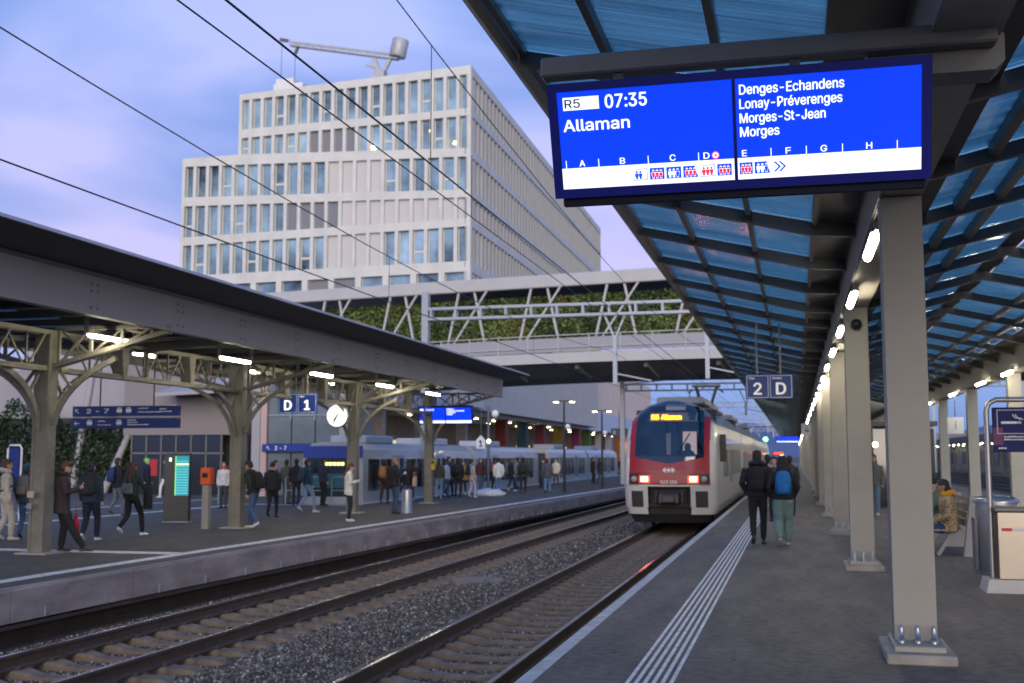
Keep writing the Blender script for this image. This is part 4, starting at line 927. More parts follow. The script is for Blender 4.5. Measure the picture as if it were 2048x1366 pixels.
MB().tube([(0, 0, 0), (0, 0, 4.4)], .07, 10).build('pole', mat('post_blue_grey', (.09, .11, .15), .5), t); MB().sphere((.35, 0, 4.0), .2, 12, 8).build('globe', mat('globe_white'), t); b = MB(); b.sphere((-.3, 0, 2.6), .1, 8, 6); b.sphere((.05, -.1, 2.6), .1, 8, 6); b.build('lamps', glow('post_lamp', (1, .85, .6), 5), t)
t = thing('catenary_mast', 'blue-grey steel mast rising beside the train on the left platform', 'mast', (-11.1, 75.5, ZL)); b = MB(); b.box(-.14, .14, -.14, -.11, 0, 7.8); b.box(-.14, .14, .11, .14, 0, 7.8); b.box(-.02, .02, -.11, .11, 0, 7.8); b.build('mast', galv, t); MB().bar((0, 0, 6.6), (3.4, 0, 6.9), .08, .08).build('arm', galv, t)
# ------------------------------------------------------------------ regional train
tw = mat('train_white', (.58, .56, .53), .32, var=.08, scale=1.5, coat=.4); tred = mat('train_red', (.29, .004, .014), .42, coat=.08, var=.06)
tnavy = mat('train_windscreen', (.010, .020, .045), .07, spec=.8); tdark = mat('train_underframe', (.020, .018, .018), .7, var=.3, scale=4); troof = mat('train_roof', (.20, .24, .33), .4, .2, var=.1)
twin = mat('train_side_glass', (.018, .022, .026), .08, spec=.8)
tr = thing('regional_train', 'red and white regional train coming in along the right platform', 'train', (-3.77, 35.2, -.55))
zo = lambda z: .55 + 1.7 - (1.7 - z) * .938
uz = lambda h: 1.7 - (2.25 - h) / .938
def tw_half(z):  return float(np.interp(z, [-.2, .1, .6, 2.35, 2.8, 3.15, 3.4, 3.55, 3.6], [1.36, 1.43, 1.44, 1.42, 1.32, 1.10, .81, .47, .26]))
def tw_y(z): return float(np.interp(z, [-.2, .3, .8, 1.2, 1.7, 2.4, 3.0, 3.4, 3.6], [.22, .10, .0, .02, .14, .42, .78, 1.12, 1.5]))
def nose_y(x, z):
    w_ = tw_half(z); t = min(1, abs(x) / w_); return tw_y(z) + .95 * (1 - (1 - t ** 4.5) ** (1 / 4.5))
NZ = 130; NT = 120
zs = [-.2 + 3.8 * j / NZ for j in range(NZ + 1)]
ts = [math.sin(PI / 2 * (-1 + 2 * i / NT)) for i in range(NT + 1)]
def reg(x, z):
    a = abs(x)
    if z > 1.66 - .22 * max(0, 1 - a / 1.05) and a < 1.06 - max(0, (z - 2.85)) * .10: return 2        # windscreen and dark brow
    if z > 3.02: return 2 if a < .98 else 3
    if z > .76 and a < 1.24 and not (z < 1.2 and a > .95 and False): return 1
    if z < .72 and a < .66: return 4
    return 0
sets = {0: MB(), 1: MB(), 2: MB(), 3: MB(), 4: MB()}
def npnt(t, z): x = t * tw_half(z); return (x, nose_y(x, z), zo(z))
for j in range(NZ):
    for i in range(NT):
        z = (zs[j] + zs[j + 1]) / 2; t = (ts[i] + ts[i + 1]) / 2; r = reg(t * tw_half(z), z)
        if r == 4: continue
        sets[r]._add([npnt(ts[i], zs[j]), npnt(ts[i + 1], zs[j]), npnt(ts[i + 1], zs[j + 1]), npnt(ts[i], zs[j + 1])], [(0, 1, 2, 3)], 0, True)
def weld(o, d=.0005):
    bm = bmesh.new(); bm.from_mesh(o.data); bmesh.ops.remove_doubles(bm, verts=bm.verts, dist=d); bmesh.ops.recalc_face_normals(bm, faces=bm.faces); bm.to_mesh(o.data); bm.free(); return o
weld(sets[0].build('nose_shell', tw, tr)); weld(sets[1].build('red_mask', tred, tr)); weld(sets[2].build('windscreen', glass('cab_glass', (.30, .36, .44), .09), tr)); weld(sets[3].build('nose_roof', troof, tr))
# side walls from the nose back; each coach a part of its own
sec = [(tw_half(z), z) for z in (-.2, .1, .6, 1.5, 2.35, 2.8, 3.15, 3.4, 3.55, 3.6)]
def coach(y0, y1, nm):
    pts = [(w_, zo(z)) for w_, z in sec] + [(-w_, zo(z)) for w_, z in reversed(sec)]
    b = MB(); n = len(pts)
    vs = [(p[0], (tw_y(uz(p[1])) + .95) if y0 == 0 else y0, p[1]) for p in pts] + [(p[0], y1, p[1]) for p in pts]
    for k in range(n):
        q = (k + 1) % n; up = min(pts[k][1], pts[q][1]) > zo(2.7)
        b._add([vs[k], vs[q], vs[q + n], vs[k + n]], [(0, 1, 2, 3)], 1 if up else 0, False)
    b._add(vs[:n], [tuple(range(n))], 0) if y0 else None; b._add(vs[n:], [tuple(range(n))], 0)
    c = b.build('coach_body', [tw, troof], tr)
    for s in (-1, 1):
        yw = max(y0, 3.2) + .6; k = 0
        while yw < y1 - 1.6:
            x = s * 1.432
            if k % 5 == 2:
                for d in (0, .68): MB().box(min(x, x + s * .012), max(x, x + s * .012), yw + d, yw + d + .64, zo(.05), zo(2.15)).build('door', mat('train_door', (.40, .39, .37), .35), c)
                for d in (.1, .78): MB().box(min(x, x + s * .018), max(x, x + s * .018), yw + d, yw + d + .44, zo(.7), zo(1.95)).build('door_window', twin, c)
                yw += 1.7
            else:
                MB().box(min(x, x + s * .014), max(x, x + s * .014), yw, yw + 1.55, zo(.95), zo(1.95)).build('window', twin, c); yw += 1.85
            k += 1
    MB().box(-1.25, 1.25, max(y0, 1.4), y1, .18, zo(-.2)).build('underframe', tdark, c)
    for yb in (max(y0, 1.0) + 2.3, y1 - 3.2):
        for s in (-1, 1):
            for d in (-1.1, 1.1):
                o = MB().lathe((0, 0, -.06), [(.42, 0), (.45, .03), (.42, .12)], 20).build('wheel', rust, c, (s * .75, yb + d, .45)); o.rotation_euler = (0, PI / 2, 0)
    return c
coach(0, 18.2, 'a'); coach(18.6, 35.2, 'b'); coach(35.6, 52.2, 'c'); coach(52.6, 74, 'd')
for y in (18.2, 35.2, 52.2): MB().box(-1.15, 1.15, y + .01, y + .39, .5, zo(3.3)).build('bellows', black, tr)
def onnose(b, x0, x1, z0, z1, off=-.012, mi=0, sk=0.):
    n = 4
    for i in range(n):
        for j in range(2):
            xa, xb = x0 + (x1 - x0) * i / n, x0 + (x1 - x0) * (i + 1) / n; za, zb_ = z0 + (z1 - z0) * j / 2, z0 + (z1 - z0) * (j + 1) / 2
            b._add([(x + sk * (z - z0), nose_y(x, z) + off, zo(z)) for x, z in ((xa, za), (xb, za), (xb, zb_), (xa, zb_))], [(0, 1, 2, 3)], mi)
    return b
redl = glow('train_red_light', (1.0, .025, .012), 3.5); hot = glow('train_light_core', (1.0, .30, .15), 22.0)
for s in (-1, 1):
    a, c_ = sorted((s * .55, s * .93)); onnose(MB(), a, c_, .79, 1.10, -.010).build('headlight_housing', black, tr)
    a, c_ = sorted((s * .58, s * .90)); o = onnose(MB(), a, c_, .83, 1.06, -.018).build('headlight', redl, tr); o['label'] = 'lit red lamp'
    a, c_ = sorted((s * .645, s * .85)); onnose(MB(), a, c_, .875, 1.02, -.026).build('lamp_core', hot, o)
    a, c_ = sorted((s * .93, s * 1.22)); onnose(MB(), a, c_, .80, 1.12, -.008).build('headlight_housing', black, tr)
    o = MB().sphere((s * 1.07, nose_y(s * 1.07, .95) - .01, zo(.95)), (.10, .06, .10), 14, 8).build('headlight', mat('headlight_glass', (.35, .30, .30), .15), tr); o['label'] = 'unlit round headlight'
    # grilles in the white corner blocks
    g = MB(); a, c_ = sorted((s * .80, s * 1.17))
    onnose(g, a, c_, .03, .56, -.010); g.build('grille_panel', black, tr); g = MB()
    for k in range(8): z = .06 + k * .062; onnose(g, a + .02, c_ - .02, z, z + .028, -.02)
    k = g.build('grille_slats', mat('grille_grey', (.09, .08, .09), .5), tr); k['kind'] = 'stuff'
MB().box(-.66, .66, .45, .5, zo(-.2), zo(.74)).build('coupler_recess', tdark, tr)
b = MB(); b.box(-.62, .62, .22, .45, zo(.05), zo(.12)); b.box(-.5, .5, .30, .45, zo(.12), zo(.6)); b.build('coupler_frame', tdark, tr)
cp = MB(); cp.box(-.32, .32, -.12, .45, zo(.15), zo(.48), 0, .04); cp.box(-.20, .20, -.28, -.12, zo(.18), zo(.44), 0, .04); cp.tube([(-.4, .1, zo(.55)), (-.4, -.05, zo(.2))], .03); cp.tube([(.4, .1, zo(.6)), (.4, -.05, zo(.2))], .03); cp.build('coupler', mat('coupler_steel', (.07, .065, .065), .5, .6, var=.3), tr)
MB()._add([(-1.28, .55, zo(-.2)), (1.28, .55, zo(-.2)), (1.15, .65, zo(-.48)), (-1.15, .65, zo(-.48)), (0, .15, zo(-.2)), (0, .3, zo(-.48))], [(0, 4, 5, 3), (4, 1, 2, 5)]).build('plough', tdark, tr)
# brow displays
onnose(MB(), -.66, .84, 2.86, 3.15, -.010).build('destination_display', mat('display_grey', (.12, .12, .135), .4), tr)
amb = glow('amber_text', (1.0, .42, .01), 3.0)
for body, x, wd in (('R5', -.58, .22), ('Allaman', -.28, .62)):
    o = text(body, .17, amb, tr, (x, nose_y(0, 2.93) - .05, zo(2.92)), (R(90 - 31), 0, 0), wd, .04, .002); o.name = 'destination_text'
onnose(MB(), -.17, .46, 3.24, 3.42, -.010).build('number_display', mat('display_pale', (.24, .23, .25), .5), tr)
# emblem: an arrowed cross, and the unit number
b = MB(); cz = zo(1.24)
def q4(p): b._add([(x * .72, nose_y(x * .72, 1.24) - .022, cz + z * .72) for x, z in p], [tuple(range(len(p)))])
q4([(-.17, .03), (.17, .03), (.17, -.03), (-.17, -.03)]); q4([(-.035, -.09), (.035, -.09), (.035, .09), (-.035, .09)])
for s in (-1, 1): q4([(s * .27, 0), (s * .17, .10), (s * .10, .10), (s * .18, 0)]); q4([(s * .27, 0), (s * .18, 0), (s * .10, -.10), (s * .17, -.10)])
b.build('emblem', swhite, tr)
text('523 106', .10, swhite, tr, (-.25, nose_y(.2, .84) - .02, zo(.80)), (R(92), 0, 0), .50, .02, .002)
for s in (-1, 1): onnose(MB(), min(s * .5, s * .92), max(s * .5, s * .92), .735, .765, -.02).build('white_strip', swhite, tr)
for z0, z1 in ((.735, .738), (1.13, 1.136)):
    for s in (-1, 1): onnose(MB(), min(s * .35, s * 1.23) if z0 > 1 else min(s * .95, s * 1.35), max(s * .35, s * 1.23) if z0 > 1 else max(s * .95, s * 1.35), z0, z1 + .008, -.006).build('panel_seam', black, tr)
b = MB(); b.bar((.25, tw_y(1.75) - .02, zo(1.72)), (.62, nose_y(.6, 2.5) - .03, zo(2.45)), .03, .03); b.build('wiper', black, tr)
# driver behind the screen, glowing panels added on the cab wall
cabm = mat('cab_interior', (.030, .036, .048), .8)
b = MB(); b.box(-1.3, 1.3, 2.5, 2.55, zo(.8), zo(3.3)); b.build('cab_bulkhead', cabm, tr)
MB().box(-1.2, 1.2, .75, 2.5, zo(1.35), zo(1.45)).build('cab_desk', cabm, tr); MB().box(-.95, .95, 1.3, 2.5, zo(2.88), zo(2.95)).build('cab_ceiling', black, tr)
MB().box(.22, .66, 2.44, 2.495, zo(1.75), zo(2.55)).build('cab_light_panel', glow('cab_light', (.9, .55, .40), .9), tr); MB().box(-.32, -.18, 2.44, 2.495, zo(1.75), zo(2.5)).build('cab_light_panel', glow('cab_light2', (.5, .38, .36), .25), tr)  # glowing panels put in to make the cab look lit
b = MB(); b.sphere((.42, 1.9, zo(2.0)), (.11, .12, .15), 12, 8); b.sphere((.42, 1.95, zo(1.62)), (.26, .16, .30), 12, 8); b.build('driver_seat', black, tr)
for s in (-1, 1): MB().box(s * 1.44 - .02 + (0 if s > 0 else -.16), s * 1.44 + .02 + (.16 if s > 0 else 0), 2.2, 2.32, zo(1.5), zo(2.45), 0, .02).build('mirror', black, tr)
pg = MB(); py = 16.0; r0 = zo(3.62)
pg.box(-.7, .7, py - .9, py + .9, r0, r0 + .12)
for s in (-1, 1):
    pg.bar((s * .10, py, r0 + .1), (s * .45, py + .1, r0 + 1.25), .11, .11); pg.bar((-.62, py + .1 + s * .2, r0 + 1.3), (.62, py + .1 + s * .2, r0 + 1.3), .09, .09); pg.bar((s * .60, py - .1, r0 + 1.14), (s * .75, py, r0 + 1.0), .04, .05)
pg.bar((-.3, py - .8, r0 + .1), (.0, py - .1, r0 + .35), .08, .08); pg.bar((.35, py, r0 + .12), (-.35, py, r0 + .12), .08, .08)
pg.build('pantograph', black, tr)
for y0, ln in ((4.0, 3.5), (9.0, 3.0), (22, 6), (40, 5)): MB().box(-.8, .8, y0, y0 + ln, zo(3.58), zo(3.85), 0, .05).build('roof_unit', mat('roof_unit_grey', (.18, .19, .21), .5), tr)

# ------------------------------------------------------------------ light-rail tram standing at its stop
tmw = mat('tram_white', (.33, .36, .40), .35, var=.08, coat=.3); tmb = mat('tram_blue', (.012, .04, .30), .35); tgl = mat('tram_glass', (.015, .034, .036), .08, var=.6, scale=.6, spec=.8)
tm = thing('tram', 'white and blue articulated tram standing behind the waiting crowd', 'tram', (-17.75, 42.3, -1.2))
tz = lambda z: z + 1.2
tsec = [(1.22, -.75), (1.27, -.2), (1.27, 1.55), (1.18, 1.95), (.95, 2.18), (.5, 2.26)]
def tram_car(y0, y1):
    pts = [(w_, tz(z)) for w_, z in tsec] + [(-w_, tz(z)) for w_, z in reversed(tsec)]; b = MB(); b.prism(pts, y0, y1); c = b.build('car_body', tmw, tm)
    MB().box(1.255, 1.283, y0 + .05, y1 - .05, tz(-.75), tz(-.22)).build('blue_skirt', tmb, c)
    y = y0 + .5; k = 0
    while y < y1 - 1.5:
        if k % 4 == 2:
            for d in (0, .72): MB().box(1.262, 1.292, y + d, y + d + .68, tz(-.2), tz(1.75)).build('door', mat('tram_door', (.42, .45, .48), .35), c); MB().box(1.29, 1.30, y + d + .1, y + d + .58, tz(.15), tz(1.6)).build('door_window', mat('tram_door_glass', (.02, .045, .09), .08, spec=.8), c)
            y += 1.75
        else:
            MB().box(1.262, 1.284, y, y + 1.26, tz(.32), tz(1.58)).build('window', tgl, c); y += 1.42
        k += 1
    MB().box(-1.0, 1.0, y0 + .3, y1 - .3, tz(-1.15), tz(-.75)).build('bogie_skirt', tdark, c)
    return c
tram_car(0, 15.5); tram_car(16.2, 31.5); tram_car(35, 50); tram_car(50.7, 66); 
for y in (15.5, 31.5, 50): MB().box(-1.0, 1.0, y, y + (.7 if y != 31.5 else 3.5), tz(-.6), tz(1.9)).build('bellows', black, tm)
b = MB(); b.box(-1.24, 1.24, -.10, .0, tz(1.62), tz(2.1)); b.build('front_blue_band', tmb, tm)
b = MB(); b.box(-1.27, 1.27, -.06, 0, tz(-.75), tz(.1)); b.box(-1.27, -1.10, -.06, 0, tz(.1), tz(1.62)); b.box(1.10, 1.27, -.06, 0, tz(.1), tz(1.62)); b.build('front_frame', tmw, tm)
MB().box(-1.10, 1.10, -.04, 0, tz(.1), tz(1.62)).build('windscreen', tgl, tm)
MB().box(-.85, .85, -.05, -.041, tz(.45), tz(1.0)).build('cab_blind', mat('cab_teal', (.02, .10, .13), .5), tm)
MB().box(-.6, .6, -.07, -.05, tz(1.28), tz(1.5)).build('destination_display', black, tm); [MB().box(-.5 + k * .17, -.5 + k * .17 + .13, -.075, -.071, tz(1.33), tz(1.45)).build('display_text', glow('tram_amber', (.9, .8, .25), 1.6), tm) for k in range(6)]
for s in (-1, 1): MB().sphere((s * .95, -.06, tz(-.45)), .09, 10, 7).build('headlight', glow('tram_light', (1, .75, .35), 6 if s < 0 else .4), tm)
for y0 in (1.5, 9.5, 20, 39, 55): MB().box(-.8, .8, y0, y0 + 3.2, tz(2.22), tz(2.55), 0, .05).build('roof_unit', mat('roof_unit_pale', (.40, .43, .50), .5), tm)
b = MB(); b.bar((0, 11, tz(2.5)), (0, 12.6, tz(3.2)), .06, .06); b.bar((0, 12.6, tz(3.2)), (0, 11.4, tz(3.9)), .05, .05); b.bar((-.8, 11.4, tz(3.95)), (.8, 11.4, tz(3.95)), .06, .06); b.box(-.6, .6, 10.6, 11.4, tz(2.3), tz(2.5)); b.build('pantograph', black, tm)

# ------------------------------------------------------------------ station building, lift and ivy slope at the left
wallp = mat('station_render', (.22, .195, .20), .8, var=.06, scale=.5, bump=.004, bscale=20); wallp2 = mat('station_render_pale', (.33, .315, .34), .75, var=.08, scale=.5)
sb = thing('station_building', 'pinkish grey station building with dark glazed shopfront and wedge canopy', 'building', (-31.4, 49.2, ZL))
MB().box(-.4, 5.7, .3, 14, 2.86, 6.6).build('upper_wall', wallp, sb)
MB().box(0, 5.7, 1.4, 14, 0, 2.86).build('rear_wall', mat('shop_dark', (.05, .05, .055), .6), sb)
MB()._add([(2.4, .3, 4.75), (5.7, .3, 4.95), (5.7, -1.6, 4.75), (2.4, -1.6, 4.62), (2.4, .3, 5.25), (5.7, .3, 5.75), (5.7, -1.6, 4.95), (2.4, -1.6, 4.78)], [(0, 3, 2, 1), (4, 5, 6, 7), (0, 1, 5, 4), (1, 2, 6, 5), (2, 3, 7, 6), (3, 0, 4, 7)]).build('wedge_canopy', wallp2, sb)
for i in range(7):
    MB().box(.05 + i * .80, .11 + i * .80, .30, .42, 0, 2.84).build('mullion', mat('shop_mullion', (.16, .15, .15), .5), sb)
    if i < 6:
        MB().box(.11 + i * .80, .85 + i * .80, .34, .36, 0, 1.95).build('shop_pane', mat('shop_glass', (.02, .022, .025), .06, spec=.9), sb); MB().box(.11 + i * .80, .85 + i * .80, .34, .36, 2.02, 2.82).build('shop_pane', mat('shop_glass'), sb)
MB().box(.05, 5.0, .30, .42, 1.95, 2.02).build('transom', mat('shop_mullion'), sb)
for x, w_ in ((1.1, .4), (2.0, .5)): MB().box(x, x + w_, .325, .338, .9, 1.7).build('shop_poster', mat('poster_red', (.35, .02, .03), .6) if x < 1.5 else mat('poster_cream', (.5, .42, .3), .6), sb)
lt = thing('lift_tower', 'glass lift tower with white columns and a blue sign band', 'tower', (-24.5, 48.6, ZL))
for x in (0, .45, 4.35): MB().box(x, x + (.42 if x != .45 else .3), 0, .4, 0, 6.4).build('corner_column', wallp2 if x != .45 else mat('tower_pink', (.45, .32, .30), .5), lt)
gtw = mat('tower_glass', (.13, .155, .165), .12, var=.25, scale=.7, spec=.7)
for i in range(3):
    x = .80 + i * 1.18
    for z0, z1 in ((0.05, 2.0), (2.42, 3.7), (3.76, 6.3)): MB().box(x, x + 1.12, .12, .15, z0, z1).build('glass_pane', gtw, lt)
for z in (3.73, 2.2): MB().box(.78, 4.35, .06, .12, z - .03, z + .03).build('glazing_rail', galv, lt)
for x in (1.9, 3.1): MB().box(x, x + .06, .02, .06, 3.5, 3.95).build('glass_clamp', galv, lt)
MB().box(.6, 4.3, -.12, -.02, 2.05, 2.40).build('sign_band', mat('band_blue', (.008, .03, .22), .4), lt); o = text('2 - 7', .18, swhite, lt, (1.25, -.125, 2.13), bold=.02)
b = MB(); arrow(b, .9, 2.22, .22, R(135), -.123); b.build('arrow', swhite, lt)
MB().box(0, 4.8, .5, 3, 0, 6.4).build('shaft', mat('shaft_grey', (.14, .15, .16), .6), lt)
ivw = thing('ivy_wall', 'dark ivy-covered retaining wall behind the left platform', 'wall', (-40, 51, ZL))
MB().box(-14, 8.6, .6, 1.2, 0, 3.8).build('wall', mat('ivy_wall_back', (.03, .035, .03), .9), ivw)
iv1 = mat('ivy_leaf', (.012, .028, .014), .6, var=.5, scale=2); iv2 = mat('ivy_leaf_brown', (.03, .026, .014), .7); iv3 = mat('ivy_leaf_pale', (.022, .045, .018), .6)
def ip():
    x = rng.uniform(-14, 8.6); h = 4.3 + .35 * math.sin(x * 1.3) + .3 * math.sin(x * 3.1) - max(0, x - 3) * .25; return (x, .55 - abs(rng.normal(0, .2)), h * rng.random() ** .8)
o = leaves(16000, ip, .11, 'ivy', [iv1, iv2, iv3], ivw); o['kind'] = 'stuff'
rampo = thing('stair_ramp', 'pale concrete stair parapet climbing behind the ivy', 'stairs', (-40, 54.5, ZL))
MB()._add([(-10, 0, 0), (14, 0, 0), (14, 0, 8.2), (-10, 0, 5.6), (-10, .5, 0), (14, .5, 0), (14, .5, 8.2), (-10, .5, 5.6)], [(0, 1, 2, 3), (4, 7, 6, 5), (3, 2, 6, 7), (0, 4, 5, 1)]).build('parapet', wallp2, rampo)
MB().bar((-10, -.05, 5.7), (14, -.05, 8.3), .2, .12).build('coping', mat('coping_pale', (.5, .48, .42), .7), rampo)
for i, (xa, ya, xb, zt) in enumerate(((-38.6, 53, -40.0, 8.6), (-35.9, 51.5, -34.6, 8.5), (-33.9, 51.2, -31.6, 5.0), (-42.5, 52, -41.0, 8.2))):
    t = thing('inclined_strut', ['white inclined strut standing behind the first iron column', 'white inclined strut leaning right above the direction sign', 'white forked strut beside the shopfront', 'white inclined strut at the left frame edge'][i], 'strut', (xa, ya, ZL))
    MB().tube([(0, 0, 0), (xb - xa, 0, zt)], [.20, .16], 12).build('shaft', wallp2, t)
    if i == 2:
        MB().tube([(xb - xa, 0, zt), (xb - xa + .1, 0, zt + 2.4)], [.14, .12], 10).build('fork_arm', wallp2, t); MB().tube([(xb - xa, 0, zt), (xb - xa + 1.3, 0, zt + 2.2)], [.14, .12], 10).build('fork_arm', wallp2, t)
bt = thing('bus_stop_sign', 'blue panel in a white tube frame behind the first iron column', 'sign', (-22.1, 28.6, ZL))
b = MB(); b.tube([(0, 0, 0), (0, 0, 2.05), (.06, 0, 2.16), (.40, 0, 2.16), (.46, 0, 2.05), (.46, 0, 0)], .03, 8); b.build('frame', white_p, bt); MB().box(.06, .40, -.02, .02, .95, 2.08).build('panel', navy, bt)
# far hill and town
hill = mat('hill_blue', (.085, .12, .22), 1.0, var=.15, scale=.004)
b = MB(); xs = list(range(-1400, 1500, 60)); prof = [60 + 55 * math.exp(-((x + 260) / 330) ** 2) + 10 * math.sin(x * .013) + 30 * math.exp(-((x - 700) / 300) ** 2) for x in xs]
vs = [(x, 3000, -5) for x in xs] + [(x, 3400, h) for x, h in zip(xs, prof)] + [(x, 4200, h * .8) for x, h in zip(xs, prof)]; n = len(xs)
b._add(vs, [(i, i + 1, i + 1 + n, i + n) for i in range(n - 1)] + [(i + n, i + 1 + n, i + 1 + 2 * n, i + 2 * n) for i in range(n - 1)], 0, True); struct(b.build('hills', hill))
def block(label, x, y, w_, d_, h, col, rows_, cols, gable=False):
    t = thing('apartment_block', label, 'building', (x, y, -1.2)); m = mat('wall_' + label[:14], col, .8, var=.08)
    MB().box(0, w_, 0, d_, 0, h).build('wall', m, t)
    if gable: MB().prism([(0, h), (w_ / 2, h + w_ * .28), (w_, h)], 0, d_).build('roof', mat('roof_tile', (.16, .09, .07), .8), t)
    wm = MB().box(0, w_ / cols * .5, -.1, 0, 0, h / rows_ * .5).mesh('window', mat('far_window', (.05, .06, .08), .2))
    for r in range(rows_):
        for c in range(cols): link(wm, 'window', t, (w_ / cols * (c + .25), 0, h / rows_ * (r + .3)))
    return t
block('tall cream block with gabled top beyond the far column row', 31, 150, 7, 10, 13.0, (.55, .42, .34), 5, 3, True)
block('grey pink apartment block right of the cream block', 39, 165, 18, 10, 15.5, (.32, .28, .30), 6, 7)
block('low grey building far behind the right-hand platforms', 18, 190, 12, 10, 6.5, (.22, .22, .26), 2, 6)
block('distant grey block at the far end of the tracks', 2, 430, 16, 10, 8, (.20, .22, .28), 3, 6)
# platform across the right-hand tracks
op = thing('far_canopy', 'dark canopy with rows of lights over the platform beyond the right-hand tracks', 'canopy', (18.5, 20, 0))
MB().box(0, 6, 0, 220, 3.1, 3.9).build('roof', mat('far_roof', (.06, .065, .07), .6), op)
for i in range(26): y = 3 + i * 8; MB().box(1.0, 1.35, y, y + .3, -1.2, 3.1).build('column', steelg, op)
lm_ = MB().box(0, .10, 0, .8, 0, .06).mesh('ceiling_light', glow('far_tube', (1, .88, .66), 14))
for i in range(40):
    for x in (.5, 2.2): link(lm_, 'ceiling_light', op, (x, 2 + i * 4.4, 3.0))
struct(MB().box(17.5, 26, 10, 250, -1.3, -.05).build('platform_far', asphL))
wr = MB(); wr.box(2.5, 5.5, 6, 160, -.05, 2.6); wr.build('waiting_room', mat('shelter_wall', (.26, .25, .24), .6, var=.1), op)
for i in range(24): MB().box(2.46, 2.5, 8 + i * 6, 11.5 + i * 6, .7, 2.2).build('room_window', mat('far_window'), op)
struct(MB().box(9.02, 17.5, -5, 250, -1.0, -.72).build('ballast_bed_right', ballm))
for i, x in enumerate((11.0, 14.8)):
    t = thing('railway_track', ['nearer railway track beyond the right platform', 'farther railway track beyond the right platform'][i], 'railway track', (x, 8, -.55))
    for s in (-1, 1): MB().box(s * .75 - .036, s * .75 + .036, 0, 240, -.17, 0).build('rail', rust, t)
# ------------------------------------------------------------------ street furniture
t = thing('info_pylon', 'black information pylon with a lit green and blue screen', 'info screen', (-16.85, 29.0, ZL)); t.rotation_euler = (0, 0, R(12))
MB().box(-.38, .38, -.12, .12, 0, .04).build('foot', conc, t); MB().box(-.36, .36, -.10, .10, .04, 1.92, 0, .015).build('body', mat('pylon_black', (.018, .02, .022), .35), t)
sc_ = MB().box(-.05, .34, -.105, -.101, .75, 1.85).build('screen', glow('pylon_teal', (.02, .26, .32), .55), t)
for k in range(13): MB().box(-.01, .33, -.108, -.1055, .80 + k * .074, .83 + k * .074).build('timetable_line', glow('pylon_line', (.10, .50, .55), .6), sc_)
MB().box(-.05, -.02, -.108, -.1055, .76, 1.84).build('green_bar', glow('pylon_green', (.2, .8, .2), .6), sc_); MB().box(-.02, .33, -.1085, -.106, 1.60, 1.64).build('yellow_line', glow('pylon_yellow', (.7, .9, .3), 1.2), sc_)
MB().box(-.22, -.16, -.105, -.10, 1.70, 1.80).build('indicator', glow('pylon_dot', (.6, .9, .5), 2), t)
t = thing('ticket_validator', 'small orange-red ticket box on a grey post beside the second iron column', 'ticket machine', (-14.62, 26.6, ZL))
MB().box(-.09, .09, -.08, .08, 0, 1.12).build('post', steelg, t); MB().box(-.14, .14, -.12, .12, 1.12, 1.55, 0, .02).build('box', mat('validator_orange', (.72, .10, .02), .45), t); MB().box(-.08, .08, -.125, -.12, 1.30, 1.42).build('slot', black, t)
t = thing('litter_bin', 'slim grey steel litter bin beside the man in tall boots', 'litter bin', (-12.35, 35.6, ZL)); MB().lathe((0, 0, 0), [(.2, 0), (.2, .02), (.17, .05), (.17, .72), (.15, .76)], 18).build('body', steels, t); MB().lathe((0, 0, .76), [(.15, 0), (.12, .02)], 18).build('lid', black, t)
t = thing('call_box', 'yellow call box on the side of the fourth iron column', 'call box', (-13.82, 42.75, 1.15)); MB().box(0, .14, -.1, .1, 0, .42, 0, .02).build('box', mat('callbox_yellow', (.55, .36, .03), .5), t); MB().box(.02, .12, -.105, -.1, .24, .36).build('speaker_plate', black, t)
t = thing('number_sign', 'small white house-shaped sign with the number 1 above the tram', 'sign', (-14.55, 52.6, 2.05))
MB().prism([(-.22, 0), (.22, 0), (.22, .42), (0, .64), (-.22, .42)], -.02, .02).build('panel', swhite, t); text('1', .3, navy, t, (0, -.022, .09), bold=.03, align='CENTER'); MB().tube([(0, .04, .6), (0, .04, 1.9)], .02, 6).build('hanger', steeld, t)
t = thing('sector_sign', 'dark blue hanging sector sign above the far end of the left platform', 'sign', (-12.6, 80, 3.1)); MB().box(0, 1.2, -.03, .03, 0, .55).build('panel', navy, t); text('E', .24, swhite, t, (.2, -.032, .14), bold=.03); text('1', .24, swhite, t, (.78, -.032, .14), bold=.03); MB().tube([(.6, 0, .55), (.6, 0, 1.8)], .03, 6).build('hanger', steeld, t)
# guard rails round the tram terminus
for i, (x0, x1, y) in enumerate(((-21.6, -19.2, 40.2), (-18.9, -17.3, 40.4), (-17.1, -15.9, 40.6))):
    t = thing('guard_rail', ['steel guard rail left of the tram front', 'steel guard rail before the tram front', 'steel guard rail at the tram corner'][i], 'railing', (x0, y, ZL)); w_ = x1 - x0
    b = MB(); b.tube([(0, 0, 0), (0, 0, 1.0), (.06, 0, 1.06), (w_ - .06, 0, 1.06), (w_, 0, 1.0), (w_, 0, 0)], .025, 8); b.build('frame', galv, t); MB().tube([(0, 0, .55), (w_, 0, .55)], .018, 8).build('mid_rail', galv, t)
# column fittings at the first iron column
t = thing('switch_box', 'small metal key box on the first iron column', 'switch box', (LCX, 18.79, ZL + .85)); MB().box(-.05, .05, -.03, .0, 0, .12, 0, .01).build('box', steels, t); MB().tube([(-.10, -.02, .05), (.05, -.02, .05)], .012, 6).build('lever', steels, t); MB().box(-.06, .08, -.005, 0, .22, .34).build('sticker', mat('sticker_pale', (.45, .38, .33), .7), t)
